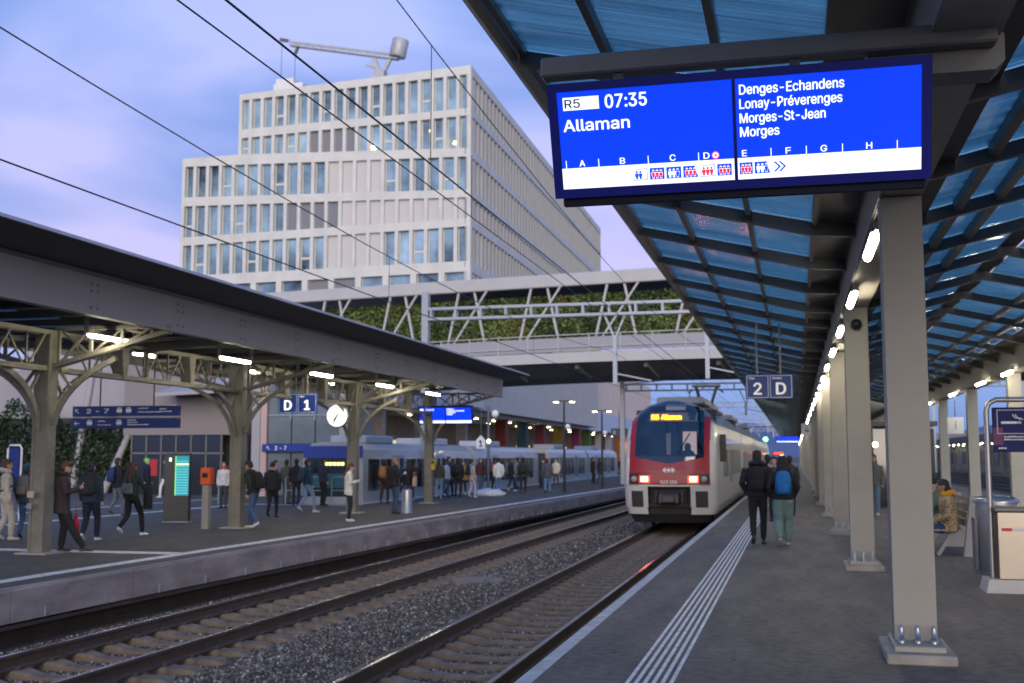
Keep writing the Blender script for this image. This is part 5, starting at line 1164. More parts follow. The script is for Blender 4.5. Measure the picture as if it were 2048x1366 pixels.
# ---- right platform
t = thing('bench', 'pale concrete bench with wooden seat behind the front column', 'bench', (2.86, 21.1, 0))
conb = mat('bench_concrete', (.33, .32, .315), .8, var=.1)
for y in (-.30, 2.0): MB()._add([(-.12, y, 0), (.26, y, 0), (.17, y, 1.02), (.02, y, 1.02), (-.12, y + .14, 0), (.26, y + .14, 0), (.17, y + .14, 1.02), (.02, y + .14, 1.02)], [(0, 1, 2, 3), (4, 7, 6, 5), (0, 4, 5, 1), (1, 5, 6, 2), (2, 6, 7, 3), (3, 7, 4, 0)]).build('end_slab', conb, t)
woodb = mat('bench_wood', (.30, .235, .19), .6, var=.25, scale=6, stretch=(8, .6, 8))
for k in range(4): MB().box(-.58 + k * .13, -.47 + k * .13, -.25, 2.1, .415, .45, 0, .008).build('seat_slat', woodb, t)
for k in range(4): MB().bar((-.05 + k * .022, -.15, .56 + k * .13), (-.05 + k * .022, 1.99, .56 + k * .13), .03, .11).build('back_slat', woodb, t)
for y in (0, 1.8): MB().bar((-.5, y, 0), (-.25, y, .41), .08, .06).build('leg', conb, t)
t = thing('steel_bin', 'tall round brushed steel bin behind the smoking sign', 'litter bin', (2.85, 18.1, 0))
MB().lathe((0, 0, 0), [(.27, 0), (.27, .05), (.29, .06), (.29, 1.02)], 24).build('body', mat('bin_steel', (.46, .46, .47), .35, .55, var=.12, scale=20, stretch=(1, 1, .05)), t); MB().lathe((0, 0, 1.02), [(.32, 0), (.32, .05), (.24, .09), (.1, .1)], 24).build('lid', mat('bin_lid', (.35, .35, .36), .3, .9), t); MB().box(-.33, -.27, -.12, .12, .05, .80, 0, .01).build('side_tray', mat('bin_tray', (.20, .21, .23), .4, .6), t)
t = thing('smoking_point', 'navy smoking-area sign on a bent steel tube with concrete base', 'sign', (2.3, 15.7, 0))
MB()._add([(-.02, -.28, 0), (2.0, -.28, 0), (2.0, .32, 0), (-.02, .32, 0), (.02, -.24, .16), (1.96, -.24, .16), (1.96, .28, .16), (.02, .28, .16)], [(0, 3, 2, 1), (4, 5, 6, 7), (0, 1, 5, 4), (1, 2, 6, 5), (2, 3, 7, 6), (3, 0, 4, 7)]).build('base', mat('base_concrete', (.40, .385, .37), .8, var=.15), t)
MB().tube([(.10, 0, .14), (.10, 0, 2.28), (.13, 0, 2.37), (.22, 0, 2.42), (1.5, 0, 2.42), (1.6, 0, 2.36), (1.62, 0, .14)], .035, 10).build('tube_frame', mat('frame_steel', (.36, .35, .34), .35, .7), t)
MB().box(.17, 1.55, -.03, .03, 1.75, 2.32, 0, .006).build('panel', mat('smoke_navy', (.006, .011, .10), .5, spec=.2), t)
b = MB(); o_ = .010
b.box(.22, 1.0, -.034, -.031, 1.98, 1.98 + o_); b.box(.22, 1.0, -.034, -.031, 2.28, 2.28 + o_); b.box(.22, .22 + o_, -.034, -.031, 1.98 + o_, 2.28); b.box(1.0 - o_, 1.0, -.034, -.031, 1.98 + o_, 2.28); b.build('border', mat('border_pale', (.5, .5, .6), .5), t)
MB().box(.17, .29, -.0325, -.0305, 1.84, 2.06).build('magenta_patch', mat('patch_magenta', (.12, .008, .09), .5), t)
b = MB(); b.box(.27, .46, -.036, -.033, 2.11, 2.14); b.box(.47, .485, -.036, -.033, 2.11, 2.14); b.box(.492, .507, -.036, -.033, 2.11, 2.14); b.build('cigarette_mark', swhite, t)
b = MB()
for d in (0, .03): b.tube([(.50 + d, -.034, 2.155), (.49 + d, -.034, 2.175), (.44 + d, -.034, 2.185), (.42 + d, -.034, 2.21), (.41 + d, -.034, 2.23)], .007, 6)
b.build('smoke_mark', swhite, t)
for x, z, w_ in ((.30, 1.935, .30), (.30, 1.90, .32), (.23, 1.79, .10)):
    bb = MB(); q = x
    while q < x + w_: k = random.uniform(.012, .03); bb.box(q, q + k, -.034, -.031, z, z + random.uniform(.014, .022)); q += k + .008
    bb.build('small_print', swhite, t)['kind'] = 'stuff'
t = thing('ash_bin', 'square brushed steel recycling box with red label on the concrete base', 'recycling bin', (2.42, 15.72, .16))
MB().box(.03, 1.2, -.2, .24, 0, .84, 0, .01).build('body', mat('ash_steel', (.30, .265, .235), .30, 1., var=.05, scale=1.5), t); MB().box(.0, 1.22, -.22, .26, .84, .90, 0, .01).build('lid', mat('ash_lid', (.10, .10, .10), .4, .5), t)
o = MB().box(.08, .20, -.204, -.2, .60, .64).build('label_red', mat('label_red', (.55, .01, .02), .5), t); MB().box(.21, .45, -.204, -.2, .60, .64).build('label_pale', mat('label_pale', (.55, .55, .55), .5), t)
# waiting shelter between the rows (dark glass), further along
t = thing('glass_shelter', 'dark glass waiting shelter between the column rows', 'shelter', (2.5, 40, 0))
shg = mat('shelter_glass', (.015, .02, .022), .06, spec=.9)
for i in range(6): MB().box(0, .04, i * 2.0 + .04, i * 2.0 + 1.96, .15, 2.6).build('side_pane', shg, t)
for i in range(2): MB().box(i * 1.0 + .05, i * 1.0 + .98, -.03, .01, .15, 2.6).build('end_pane', shg, t)
b = MB()
for i in range(7): b.box(-.03, .05, i * 2.0 - .04, i * 2.0 + .04, 0, 2.7)
b.build('posts', steeld, t); MB().box(-.1, 2.1, -.1, 12.1, 2.7, 2.85).build('roof', steeld, t)
MB().box(.9, 1.9, .5, 11, 0, .5).build('inner_bench', woodb, t)
t = thing('wall_light', 'round lit lamp seen between the front columns', 'lamp', (2.42, 37.0, 2.05)); MB().sphere((0, 0, 0), .085, 12, 8).build('globe', glow('wall_lamp', (1, .9, .65), 7), t); MB().box(-.03, .03, 0, 3, -.03, .03).build('arm', steeld, t)
t = thing('ticket_post', 'dark ticket post with a green light behind the second column', 'post', (2.0, 33.6, 0)); MB().box(-.12, .12, -.08, .08, 0, 1.9, 0, .01).build('body', black, t); MB().box(-.05, .05, -.085, -.08, 1.0, 1.08).build('green_light', glow('green_led', (.1, 1, .25), 4), t)
for i, (x, y, z, label) in enumerate(((.35, 62, 3.5, 'small white square sign on the far columns of the right platform'), (5.4, 44, 2.5, 'small white square sign on the far-side column row'))):
    t = thing('square_sign', label, 'sign', (x, y, z - .7 if i == 0 else z)); MB().box(0, .55, -.03, .03, 0, .6).build('panel', swhite, t); text('4' if i == 0 else 'i', .3, steeld, t, (.28, -.032, .15), align='CENTER'); MB().tube([(.27, 0, .6), (.27, 0, 1.5)], .02, 6).build('hanger', steeld, t)
for i, (x, y, lab) in enumerate(((-.4, 84, 'distant lit blue display under the right canopy beyond the walkers'),)):
    t = thing('departure_display', lab, 'display', (x - .9, y, 2.63)); MB().box(0, 1.6, 0, .2, 0, .5).build('housing', navy_d, t); MB().box(.05, 1.55, -.01, 0, .05, .45).build('screen', scr, t); MB().box(.05, 1.55, -.014, -.011, .05, .13).build('white_band', scrw, t); MB().tube([(.8, .1, .5), (.8, .1, 1.9)], .03, 6).build('hanger', steeld, t)
for i, (x, y, z, lab) in enumerate(((-2.9, 120, 3.4, 'green signal lamp far beyond the train roof'), (-1.6, 150, 1.9, 'green signal lamp low at the far end of the right platform'))):
    t = thing('signal_lamp', lab, 'signal', (x, y, 0)); MB().tube([(0, .1, -.5), (0, .1, z)], .05, 6).build('pole', steeld, t); MB().sphere((0, 0, z), .24, 10, 7).build('lens', glow('signal_green', (.15, 1, .55), 5), t)
t = thing('train_tail_display', 'distant red lit text panel above the walkers', 'display', (-1.95, 110, 1.78)); MB().box(0, .95, 0, .15, 0, .36).build('panel', black, t); MB().box(.05, .9, -.02, -.001, .09, .27).build('red_text', glow('red_text', (1, .04, .03), 3), t)
# ------------------------------------------------------------------ people
def loft(rings, n=12):
    """rings: (centre, a-vector, b-vector); returns verts, faces of a closed tube"""
    vs = []; fs = []
    for c, a, b_ in rings: vs += [tuple(Vector(c) + Vector(a) * math.cos(2 * PI * k / n) + Vector(b_) * math.sin(2 * PI * k / n)) for k in range(n)]
    for i in range(len(rings) - 1):
        for k in range(n): q = i * n + k; w_ = i * n + (k + 1) % n; fs.append((q, w_, w_ + n, q + n))
    fs.append(tuple(range(n))[::-1]); fs.append(tuple(range(len(vs) - n, len(vs)))); return vs, fs
skins = {'light': (.46, .29, .21), 'mid': (.32, .18, .115), 'dark': (.14, .075, .05)}
def cloth(c): return mat('cloth_%.3f_%.3f_%.3f' % c, c, .85, var=.22, scale=9, bump=.006, bscale=18)
PCOUNT = 0
def limb_rings(pts, rs):
    out_ = []; pts = [Vector(p) for p in pts]
    for i, p in enumerate(pts):
        d = (pts[min(i + 1, len(pts) - 1)] - pts[max(i - 1, 0)]).normalized(); ref = Vector((0, 1, 0)) if abs(d.y) < .9 else Vector((0, 0, 1))
        a = d.cross(ref).normalized(); b_ = d.cross(a).normalized(); r = rs[i] if isinstance(rs[i], tuple) else (rs[i], rs[i])
        out_.append((p, a * r[0], b_ * r[1]))
    return out_
def person(label, x, y, z0, hd, H=1.74, pose='stand', top=(.02, .02, .025), bot=(.02, .025, .04), shoe=(.6, .6, .6), hair=(.03, .02, .015), hs='short', skin='light', stride=.0, arms=('down', 'down'), hem=.86, bulk=1., wide=1., hat=None, yaw=0, nod=0, group='people waiting on the left platform', face=False, vox=.02, hood=False, lean=0., bag=None, bagname=None):
    az = math.atan2(-x, y); rz = az - R(hd); s = H / 1.75
    t = thing('person', label, 'person', (x, y, z0), rz, group)
    J = []; V = []; F = []
    def add(rings, mi, bones):
        vs, fs = loft(rings); o = len(V); V.extend(vs); F.extend(tuple(i + o for i in f) for f in fs)
        for (p, r1, q, r2) in bones: J.append((Vector(p), Vector(q), r1, r2, mi))
    def limb(pts, rs, mi):
        add(limb_rings(pts, rs), mi, [(pts[i], (rs[i] if not isinstance(rs[i], tuple) else min(rs[i])), pts[i + 1], (rs[i + 1] if not isinstance(rs[i + 1], tuple) else min(rs[i + 1]))) for i in range(len(pts) - 1)])
    sit = pose == 'sit'; dz = -.45 if sit else 0; L_ = lean
    # torso (1 = top)
    tr_ = [(hem + dz, .175, .135), (1.0 + dz, .168, .125), (1.15 + dz, .175, .128), (1.30 + dz, .198, .132), (1.41 + dz, .180, .112), (1.475 + dz, .105, .085), (1.51 + dz, .062, .062)]
    if sit: tr_[0] = (.88 + dz, .175, .14)
    def ty(z): return L_ * max(0, (z - dz - .9)) - .01
    rings = [((0, ty(z), z), (rx * bulk, 0, 0), (0, ry * bulk, 0)) for z, rx, ry in tr_]
    add(rings, 1, [((sx * .07, ty(tr_[i][0]), tr_[i][0]), tr_[i][2] * bulk, (sx * .07, ty(tr_[i + 1][0]), tr_[i + 1][0]), tr_[i + 1][2] * bulk) for i in range(len(tr_) - 2) for sx in (-1, 0, 1)])
    # pelvis (2 = trousers)
    add([((0, 0, 1.02 + dz), (.155, 0, 0), (0, .11, 0)), ((0, 0, .92 + dz), (.165, 0, 0), (0, .12, 0)), ((0, 0, .83 + dz), (.13, 0, 0), (0, .10, 0))], 2, [((-.06, 0, .92 + dz), .11, (.06, 0, .92 + dz), .11)])
    # legs
    for sd in (-1, 1):
        st = stride * sd; hx = sd * .09
        if sit: hip, knee, ank = (hx, .02, .45), (sd * .11, .43, .46), (sd * .10, .36, .09)
        elif pose == 'cross' and sd > 0: hip, knee, ank = (hx, 0, .90), (.10, .16, .50), (.05, .40, .07)
        elif st >= 0: hip, knee, ank = (hx, 0, .90), (sd * .095, st * .62 + .05, .50), (sd * .085, st, .075)
        else: hip, knee, ank = (hx, 0, .90), (sd * .095, st * .22 + .05, .49), (sd * .085, st * 1.0, .10 + min(.16, -st * .35))
        limb([hip, tuple((a + b_) / 2 for a, b_ in zip(hip, knee)), knee, tuple(a * .45 + b_ * .55 for a, b_ in zip(knee, ank)), (ank[0], ank[1], ank[2] + .03)], [.092 * wide, .084 * wide, .066 * wide, .062 * wide, .050 * wide], 2)
        # shoe: heel to toe
        pt = -.55 if (st < -.05 and not sit) else 0.; c_, s_ = math.cos(pt), math.sin(pt)
        def fp(d, h): return (ank[0] + sd * d * .12, ank[1] + d * c_ - h * s_, max(.03, ank[2] - .03 + d * s_ + h * c_) if pt else ank[2] - .04 + h)
        limb([fp(-.07, 0), fp(-.02, .005), fp(.07, -.002), fp(.15, -.01), fp(.185, -.014)], [.034, (.040, .046), (.043, .036), (.042, .028), .018], 3)
    # arms (1) and hands (0)
    fing = MB()
    for sd, am in ((-1, arms[0]), (1, arms[1])):
        sh = (sd * .185 * bulk, ty(1.42 + dz), 1.41 + dz)
        if am == 'phone': el, wr, hd_ = (sd * .255, .03 + L_ * .3, 1.14 + dz), (sd * .10, .27, 1.20 + dz), (-sd * .35, .75, .45)
        elif am == 'lap': el, wr, hd_ = (sd * .25, .06, 1.13 + dz), (sd * .10, .31, 1.02 + dz), (-sd * .4, .8, -.1)
        elif am == 'face': el, wr, hd_ = (sd * .20, .22, 1.20 + dz), (sd * .07, .16, 1.46 + dz), (-sd * .3, .1, .9)
        elif am == 'pocket': el, wr, hd_ = (sd * .285, -.07, 1.14 + dz), (sd * .205, .06, .96 + dz), (-sd * .3, .4, -.8)
        elif am == 'fwd': el, wr, hd_ = (sd * .245, .10, 1.15 + dz), (sd * .22, .27, .98 + dz), (0, .6, -.6)
        elif am == 'back': el, wr, hd_ = (sd * .25, -.17, 1.16 + dz), (sd * .24, -.20, .93 + dz), (0, .1, -1)
        else: el, wr, hd_ = (sd * .245, -.03, 1.13 + dz), (sd * .235, .04, .90 + dz), (0, .15, -1)
        limb([sh, tuple((a + b_) / 2 for a, b_ in zip(sh, el)), el, tuple((a + b_) / 2 for a, b_ in zip(el, wr)), wr], [.064 * bulk, .060 * bulk, .052 * bulk, .047 * bulk, .040 * bulk], 1)
        dh = Vector(hd_).normalized(); w_ = Vector(wr); pm_ = w_ + dh * .07
        limb([tuple(w_ - dh * .01), tuple(w_ + dh * .035), tuple(pm_)], [.027, (.036, .022), (.036, .019)], 0)
        side = dh.cross(Vector((0, 0, 1))); side = side.normalized() if side.length > .1 else Vector((0, 1, 0)); side = Vector((0, 1, 0)) if am in ('down', 'back', 'fwd', 'pocket') else side
        curl = dh.cross(side).normalized() * (-1 if am in ('phone', 'lap') else 1) * sd
        for k, ln in enumerate((.068, .076, .070, .055)):
            b0 = pm_ + side * (-.026 + k * .0175) - dh * .012; m1 = b0 + dh * ln * .5 + curl * .006; m2 = m1 + dh * ln * .30 + curl * .022
            fing.tube([tuple(b0), tuple(m1), tuple(m2)], [.009, .0085, .007], 6)
        b0 = w_ + dh * .03 + side * .03; fing.tube([tuple(b0), tuple(b0 + dh * .03 + side * .022), tuple(b0 + dh * .058 + side * .026 + curl * .012)], [.011, .010, .008], 6)
    # neck and head (0): built upright then turned and nodded
    hc = Vector((0, ty(1.5 + dz) + .015, 1.50 + dz)); M = Matrix.Translation(hc) @ Matrix.Rotation(R(-yaw), 4, 'Z') @ Matrix.Rotation(R(-nod), 4, 'X')
    def hp_(p): return tuple(M @ Vector(p))
    nk = [((0, -.01, -.06), .055, .055), ((0, 0, .02), .052, .055)]
    hr = [((0, .035, .015), .030, .035), ((0, .025, .045), .055, .068), ((0, .015, .085), .068, .088), ((0, .008, .125), .074, .096), ((0, .002, .165), .073, .096), ((0, -.004, .20), .062, .083), ((0, -.008, .225), .040, .055), ((0, -.01, .236), .012, .016)]
    add([(hp_(c), M.to_3x3() @ Vector((a, 0, 0)), M.to_3x3() @ Vector((0, b_, 0))) for c, a, b_ in nk], 0, [(hp_(nk[0][0]), .05, hp_(nk[1][0]), .05)])
    add([(hp_(c), M.to_3x3() @ Vector((a, 0, 0)), M.to_3x3() @ Vector((0, b_, 0))) for c, a, b_ in hr], 0, [(hp_(hr[i][0]), hr[i][1], hp_(hr[i + 1][0]), hr[i + 1][1]) for i in range(len(hr) - 1)])
    add([(hp_((0, .095, .10)), M.to_3x3() @ Vector((.020, 0, 0)), M.to_3x3() @ Vector((0, .02, 0))), (hp_((0, .095, .135)), M.to_3x3() @ Vector((.010, 0, 0)), M.to_3x3() @ Vector((0, .010, 0)))], 0, [])
    for sd in (-1, 1): add([(hp_((sd * .073, -.005, .085)), M.to_3x3() @ Vector((.010, 0, 0)), M.to_3x3() @ Vector((0, .018, 0))), (hp_((sd * .078, -.008, .135)), M.to_3x3() @ Vector((.012, 0, 0)), M.to_3x3() @ Vector((0, .024, 0)))], 0, [])
    me0 = bpy.data.meshes.new('raw'); me0.from_pydata([Vector(v) * s for v in V], [], F); bm = bmesh.new(); bm.from_mesh(me0); bmesh.ops.recalc_face_normals(bm, faces=bm.faces); bm.to_mesh(me0); bm.free()
    ob0 = bpy.data.objects.new('raw', me0); md = ob0.modifiers.new('r', 'REMESH'); md.mode = 'VOXEL'; md.voxel_size = vox; md.use_smooth_shade = True
    sm_ = ob0.modifiers.new('s', 'SMOOTH'); sm_.iterations = 2; sm_.factor = .4
    me = baked(ob0); me.name = 'body'; me.materials.clear()
    for m_ in (mat('skin_' + skin, skins[skin], .55, var=.06), cloth(top), cloth(bot), mat('shoe_%.2f%.2f' % shoe[:2], shoe, .6)): me.materials.append(m_)
    n = len(me.polygons); cen = np.empty(n * 3); me.polygons.foreach_get('center', cen); cen = cen.reshape(-1, 3) / s
    best = np.full(n, 9.); mi = np.zeros(n, np.int32)
    for p, q, r1, r2, k in J:
        p_ = np.array(p); d = np.array(q) - p_; l2 = max(1e-9, d @ d); tt = np.clip(((cen - p_) @ d) / l2, 0, 1)
        di = np.linalg.norm(cen - (p_ + tt[:, None] * d), axis=1) - (r1 + (r2 - r1) * tt); up_ = di < best; best[up_] = di[up_]; mi[up_] = k
    low = (cen[:, 2] < hem + dz + .01) & (mi == 1) & (np.abs(cen[:, 0]) < .2) & (not sit); mi[low & (cen[:, 2] < hem + dz - .02)] = 2
    hgt = (cen[:, 2] > 1.535 + dz) & (mi == 1); mi[hgt] = 0
    me.polygons.foreach_set('material_index', mi); me.polygons.foreach_set('use_smooth', [True] * n)
    # fingers join the same mesh
    bm = bmesh.new(); bm.from_mesh(me); fm = bpy.data.meshes.new('f'); fm.from_pydata([tuple(Vector(v) * s for v in [p])[0] for p in fing.v], [], fing.f); bm.from_mesh(fm); bm.to_mesh(me); bm.free(); bpy.data.meshes.remove(fm); bpy.data.meshes.remove(me0)
    link(me, 'body', t)
    hm = mat('hair_%.3f%.3f' % hair[:2], hair, .7, var=.4, scale=25, bump=.01, bscale=40)
    def blob(c, r, jit=.06, n_=14, m_=9):
        b_ = MB(); b_.sphere((0, 0, 0), 1, n_, m_); out2 = []
        for v in b_.v: k = 1 + random.uniform(-jit, jit); out2.append(tuple(Vector(hp_((c[0] + v[0] * r[0] * k, c[1] + v[1] * r[1] * k, c[2] + v[2] * r[2] * k))) * s))
        return out2, b_.f
    hb_ = MB()
    def hadd(c, r, jit=.06): vs, fs = blob(c, r, jit); hb_._add(vs, fs, 0, True)
    if hat is None:
        hadd((0, -.018, .158), (.086, .105, .092), .05); hadd((0, -.045, .11), (.080, .075, .085), .05)
        if hs == 'fringe': hadd((0, .045, .20), (.075, .055, .045), .12); hadd((0, .0, .215), (.085, .09, .045), .12)
        if hs == 'long': hadd((0, -.055, .03), (.088, .065, .15), .08); hadd((0, -.075, -.07), (.095, .05, .14), .10)
        if hs == 'curly': hadd((0, -.06, .06), (.115, .09, .16), .16); hadd((0, -.08, -.06), (.13, .075, .16), .18); hadd((0, -.01, .18), (.10, .11, .08), .14)
        if hs == 'bun': hadd((0, -.12, .17), (.045, .045, .045), .05)
        hb_.build('hair', hm, t)
    else:
        hadd((0, -.008, .165), (.088, .108, .085), .015); hb_.build('hat', cloth(hat), t)
        h2 = MB(); vs, fs = blob((0, -.05, .07), (.074, .062, .07)); h2._add(vs, fs, 0, True); h2.build('hair', hm, t)
    if face:
        for sd in (-1, 1):
            e = MB(); e.sphere(tuple(Vector(hp_((sd * .031, .092, .130))) * s), .011 * s, 8, 6); e.build('eye', black, t)
            e = MB(); e.bar(tuple(Vector(hp_((sd * .015, .098, .150))) * s), tuple(Vector(hp_((sd * .047, .086, .152))) * s), .008 * s, .008 * s); e.build('eyebrow', hm, t)
        e = MB(); e.bar(tuple(Vector(hp_((-.02, .097, .068))) * s), tuple(Vector(hp_((.02, .097, .068))) * s), .010 * s, .008 * s); e.build('mouth', mat('lips', (.25, .09, .07), .6), t)
    if hood:
        h3 = MB(); vs, fs = [], []
        for k in range(15):
            a = PI * (k / 14) * 1.5 + PI * .75 ; pass
        hv = [(math.cos(a) * .115, math.sin(a) * .09 - .02 + ty(1.5 + dz), 1.50 + dz + .03 * (-math.sin(a))) for a in [PI * .02 + PI * 1.96 * k / 14 + PI * .5 for k in range(15)]]
        h3.tube([tuple(Vector(p) * s) for p in hv], [.028 * s] + [.05 * s] * 13 + [.028 * s], 8); h3.build('hood', cloth(hood if isinstance(hood, tuple) else top), t)
    if bag:
        bt_ = thing('backpack', bagname, 'backpack', (x, y, z0), rz, 'backpacks'); cm_ = cloth(bag); yb = ty(1.25) - .125 * bulk
        b_ = MB(); rings = [((0, yb - .06, 1.00), (.10, 0, 0), (0, .05, 0)), ((0, yb - .075, 1.04), (.145, 0, 0), (0, .085, 0)), ((0, yb - .085, 1.18), (.155, 0, 0), (0, .10, 0)), ((0, yb - .075, 1.34), (.145, 0, 0), (0, .085, 0)), ((0, yb - .055, 1.43), (.115, 0, 0), (0, .06, 0)), ((0, yb - .04, 1.465), (.05, 0, 0), (0, .025, 0))]
        vs, fs = loft([(Vector(c) * s, Vector(a) * s, Vector(q) * s) for c, a, q in rings], 16); b_._add(vs, fs, 0, True); b_.build('sack', cm_, bt_)
        b_ = MB(); rings = [((0, yb - .15, 1.02), (.10, 0, 0), (0, .03, 0)), ((0, yb - .165, 1.06), (.115, 0, 0), (0, .04, 0)), ((0, yb - .165, 1.18), (.11, 0, 0), (0, .04, 0)), ((0, yb - .15, 1.22), (.09, 0, 0), (0, .02, 0))]
        vs, fs = loft([(Vector(c) * s, Vector(a) * s, Vector(q) * s) for c, a, q in rings], 14); b_._add(vs, fs, 0, True); b_.build('front_pocket', cm_, bt_)
        for sd in (-1, 1):
            b_ = MB(); b_.tube([tuple(Vector(p) * s) for p in ((sd * .09, yb, 1.40), (sd * .115, ty(1.45) - .02, 1.50), (sd * .13, ty(1.38) + .125 * bulk, 1.38), (sd * .14, ty(1.2) + .13 * bulk, 1.20), (sd * .17, ty(1.1), 1.10), (sd * .12, yb, 1.06))], .018 * s, 6); b_.build('strap', cm_, bt_)
    return t
def tote(name, label, cat, x, y, z, hd, col, w_=.3, h=.34, d=.12):
    t = thing(name, label, cat, (x, y, z), math.atan2(-x, y) - R(hd)); b_ = MB(); n = 14
    rings = [((0, 0, 0), w_ * .42, d * .45), ((0, 0, .03), w_ * .5, d * .5), ((0, 0, h * .6), w_ * .47, d * .42), ((0, 0, h), w_ * .40, d * .15)]
    vs, fs = loft([(c, (a, 0, 0), (0, q, 0)) for c, a, q in rings], n); b_._add([(v[0] * random.uniform(.95, 1.05), v[1] * random.uniform(.9, 1.1), v[2]) for v in vs], fs, 0, True); b_.build('bag', cloth(col), t)
    MB().tube([(-.08, 0, h), (-.06, 0, h + .16), (.06, 0, h + .16), (.08, 0, h)], .010, 6).build('handle', cloth(col), t); return t
def phone(label, who, dx, dy, dz):
    t = thing('phone', label, 'phone', who.location); t.rotation_euler = who.rotation_euler; o = MB().box(-.037, .037, -.004, .004, -.075, .075, 0, .003).build('case', black, t, (dx, dy, dz)); o.rotation_euler = (R(-35), 0, 0)
    o2 = MB().box(-.034, .034, -.0055, -.0045, -.07, .07).build('screen', glow('phone_screen', (.5, .6, .8), .6), t, (dx, dy, dz)); o2.rotation_euler = (R(-35), 0, 0)
K = (.010, .010, .012); NV = (.012, .018, .040); JN = (.045, .085, .17); LJ = (.19, .27, .40); WH = (.62, .60, .57); BE = (.50, .46, .40); DG = (.05, .05, .055); OL = (.06, .065, .045); BR = (.045, .028, .018)
P = person; Zp = ZL
P('young man in cream hooded jacket and pale trousers at the left frame edge', -17.0, 22.0, Zp, 82, 1.78, 'walk', BE, (.42, .39, .35), (.4, .38, .35), (.085, .05, .027), 'fringe', stride=.12, hood=True, face=True, bulk=1.08, hem=.90, wide=1.15, vox=.017, bag=K, bagname='black backpack on the man in the cream jacket')
P('person in teal cap and jeans half hidden behind the first iron column', -16.85, 22.5, Zp, 25, 1.70, 'walk', (.03, .05, .07), JN, (.03, .03, .03), stride=.10, hat=(.02, .10, .16), hem=.82, bag=(.13, .13, .13), bagname='black and grey patterned backpack behind the first iron column')
lm = P('man in dark brown parka leaning by the first iron column, looking at his phone', -13.83, 19.55, Zp, 88, 1.76, 'cross', (.034, .022, .026), K, (.022, .019, .018), (.075, .038, .018), 'fringe', stride=0, arms=('phone', 'phone'), hem=.74, bulk=1.18, wide=1.15, nod=22, face=True, vox=.016, hood=(.015, .012, .012))
phone('phone held by the man in the brown parka', lm, .0, .34, 1.27)
tote('shopping_bag', 'red carrier bag behind the legs of the man in the brown parka', 'bag', -13.80, 19.95, Zp + .28, 90, (.42, .012, .03), .42, .42, .16)
P('walker in dark blue jacket and grey beanie with white sneakers', -15.0, 22.2, Zp, 25, 1.74, 'walk', (.022, .038, .058), (.014, .018, .034), WH, stride=.17, hat=(.028, .038, .07), hem=.84, vox=.017, bulk=1.05, wide=1.1, bag=(.028, .028, .026), bagname='dark roll-top backpack on the walker in the grey beanie')
P('walker in black coat and grey trousers behind the curly-haired woman', -20.7, 32.0, Zp, 60, 1.80, 'walk', K, (.10, .11, .14), (.09, .04, .02), stride=.18, hem=.86, bag=(.01, .03, .11), bagname='blue backpack on the walker in grey trousers')
P('curly-haired woman in dark green top striding in black flared trousers', -15.0, 23.8, Zp, 40, 1.72, 'walk', (.012, .035, .028), K, (.66, .66, .68), (.055, .028, .018), 'curly', stride=.30, arms=('down', 'fwd'), hem=.98, vox=.017, bulk=.92, wide=1.0)
tote('shoulder_bag', 'grey shoulder bag on the back of the curly-haired woman', 'bag', -15.02, 23.62, Zp + .98, 40, (.13, .13, .13), .34, .24, .12)
tote('folded_coat', 'black coat carried over the arm of the curly-haired woman', 'coat', -14.68, 23.95, Zp + .62, 40, K, .26, .55, .16)
P('distant person in bright green beanie and navy coat', -23.5, 38.2, Zp, 120, 1.78, 'stand', NV, K, K, hat=(.18, .62, .08), hem=.7)
P('distant person in white trousers and green jacket by the shopfront', -27.4, 46.1, Zp, 250, 1.72, 'walk', (.03, .07, .06), WH, WH, stride=.2)
P('person in white top and red scarf behind the orange ticket box', -20.0, 37.6, Zp, 200, 1.66, 'stand', WH, DG, K, (.08, .04, .02), 'long', hood=(.4, .03, .03))
P('man in black jacket and blue jeans walking left past the second iron column', -13.55, 27.1, Zp, 300, 1.74, 'walk', (.016, .016, .018), JN, WH, (.02, .015, .012), stride=.14, lean=.22, nod=20, hem=.92, vox=.018, bag=(.010, .010, .010), bagname='black backpack on the man walking past the second iron column')
P('woman all in black with pale collar walking away', -15.4, 32.0, Zp, 20, 1.68, 'walk', (.014, .016, .022), K, K, (.05, .03, .02), 'bun', stride=.15, bulk=1.08, hood=(.3, .28, .26))
P('person in pink top behind the guard rail', -19.6, 41.0, Zp, 90, 1.70, 'stand', (.45, .16, .35), DG, K, (.03, .02, .02), 'short'); P('person in olive coat beside the one in pink', -19.1, 40.9, Zp, 30, 1.72, 'stand', OL, DG, K, hs='short')
P('person in black beside the lift tower', -18.1, 39.6, Zp, 10, 1.76, 'stand', K, NV, K); P('man in dark cap standing before the lift tower', -17.2, 40.0, Zp, 60, 1.80, 'stand', (.03, .025, .04), K, K, hat=(.02, .03, .07))
P('walker in navy jacket and light jeans with white shoes', -15.65, 35.1, Zp, 60, 1.76, 'walk', (.015, .05, .10), LJ, WH, stride=.24, hem=.92, bag=(.03, .05, .06), bagname='dark backpack with a yellow stripe on the navy walker')
wm_ = P('woman with auburn hair in white sweater looking at her phone', -12.4, 30.7, Zp, 85, 1.66, 'stand', WH, (.012, .014, .02), WH, (.09, .030, .012), 'long', arms=('phone', 'phone'), nod=24, hem=.80, face=True, vox=.017)
phone('phone held by the woman in the white sweater', wm_, .0, .33, 1.20)
P('person in dark clothes with tan backpack beside the tram front', -15.5, 42.0, Zp, 20, 1.74, 'walk', (.03, .02, .015), BR, DG, (.06, .03, .02), stride=.16, bag=(.30, .15, .05), bagname='tan backpack by the tram front')
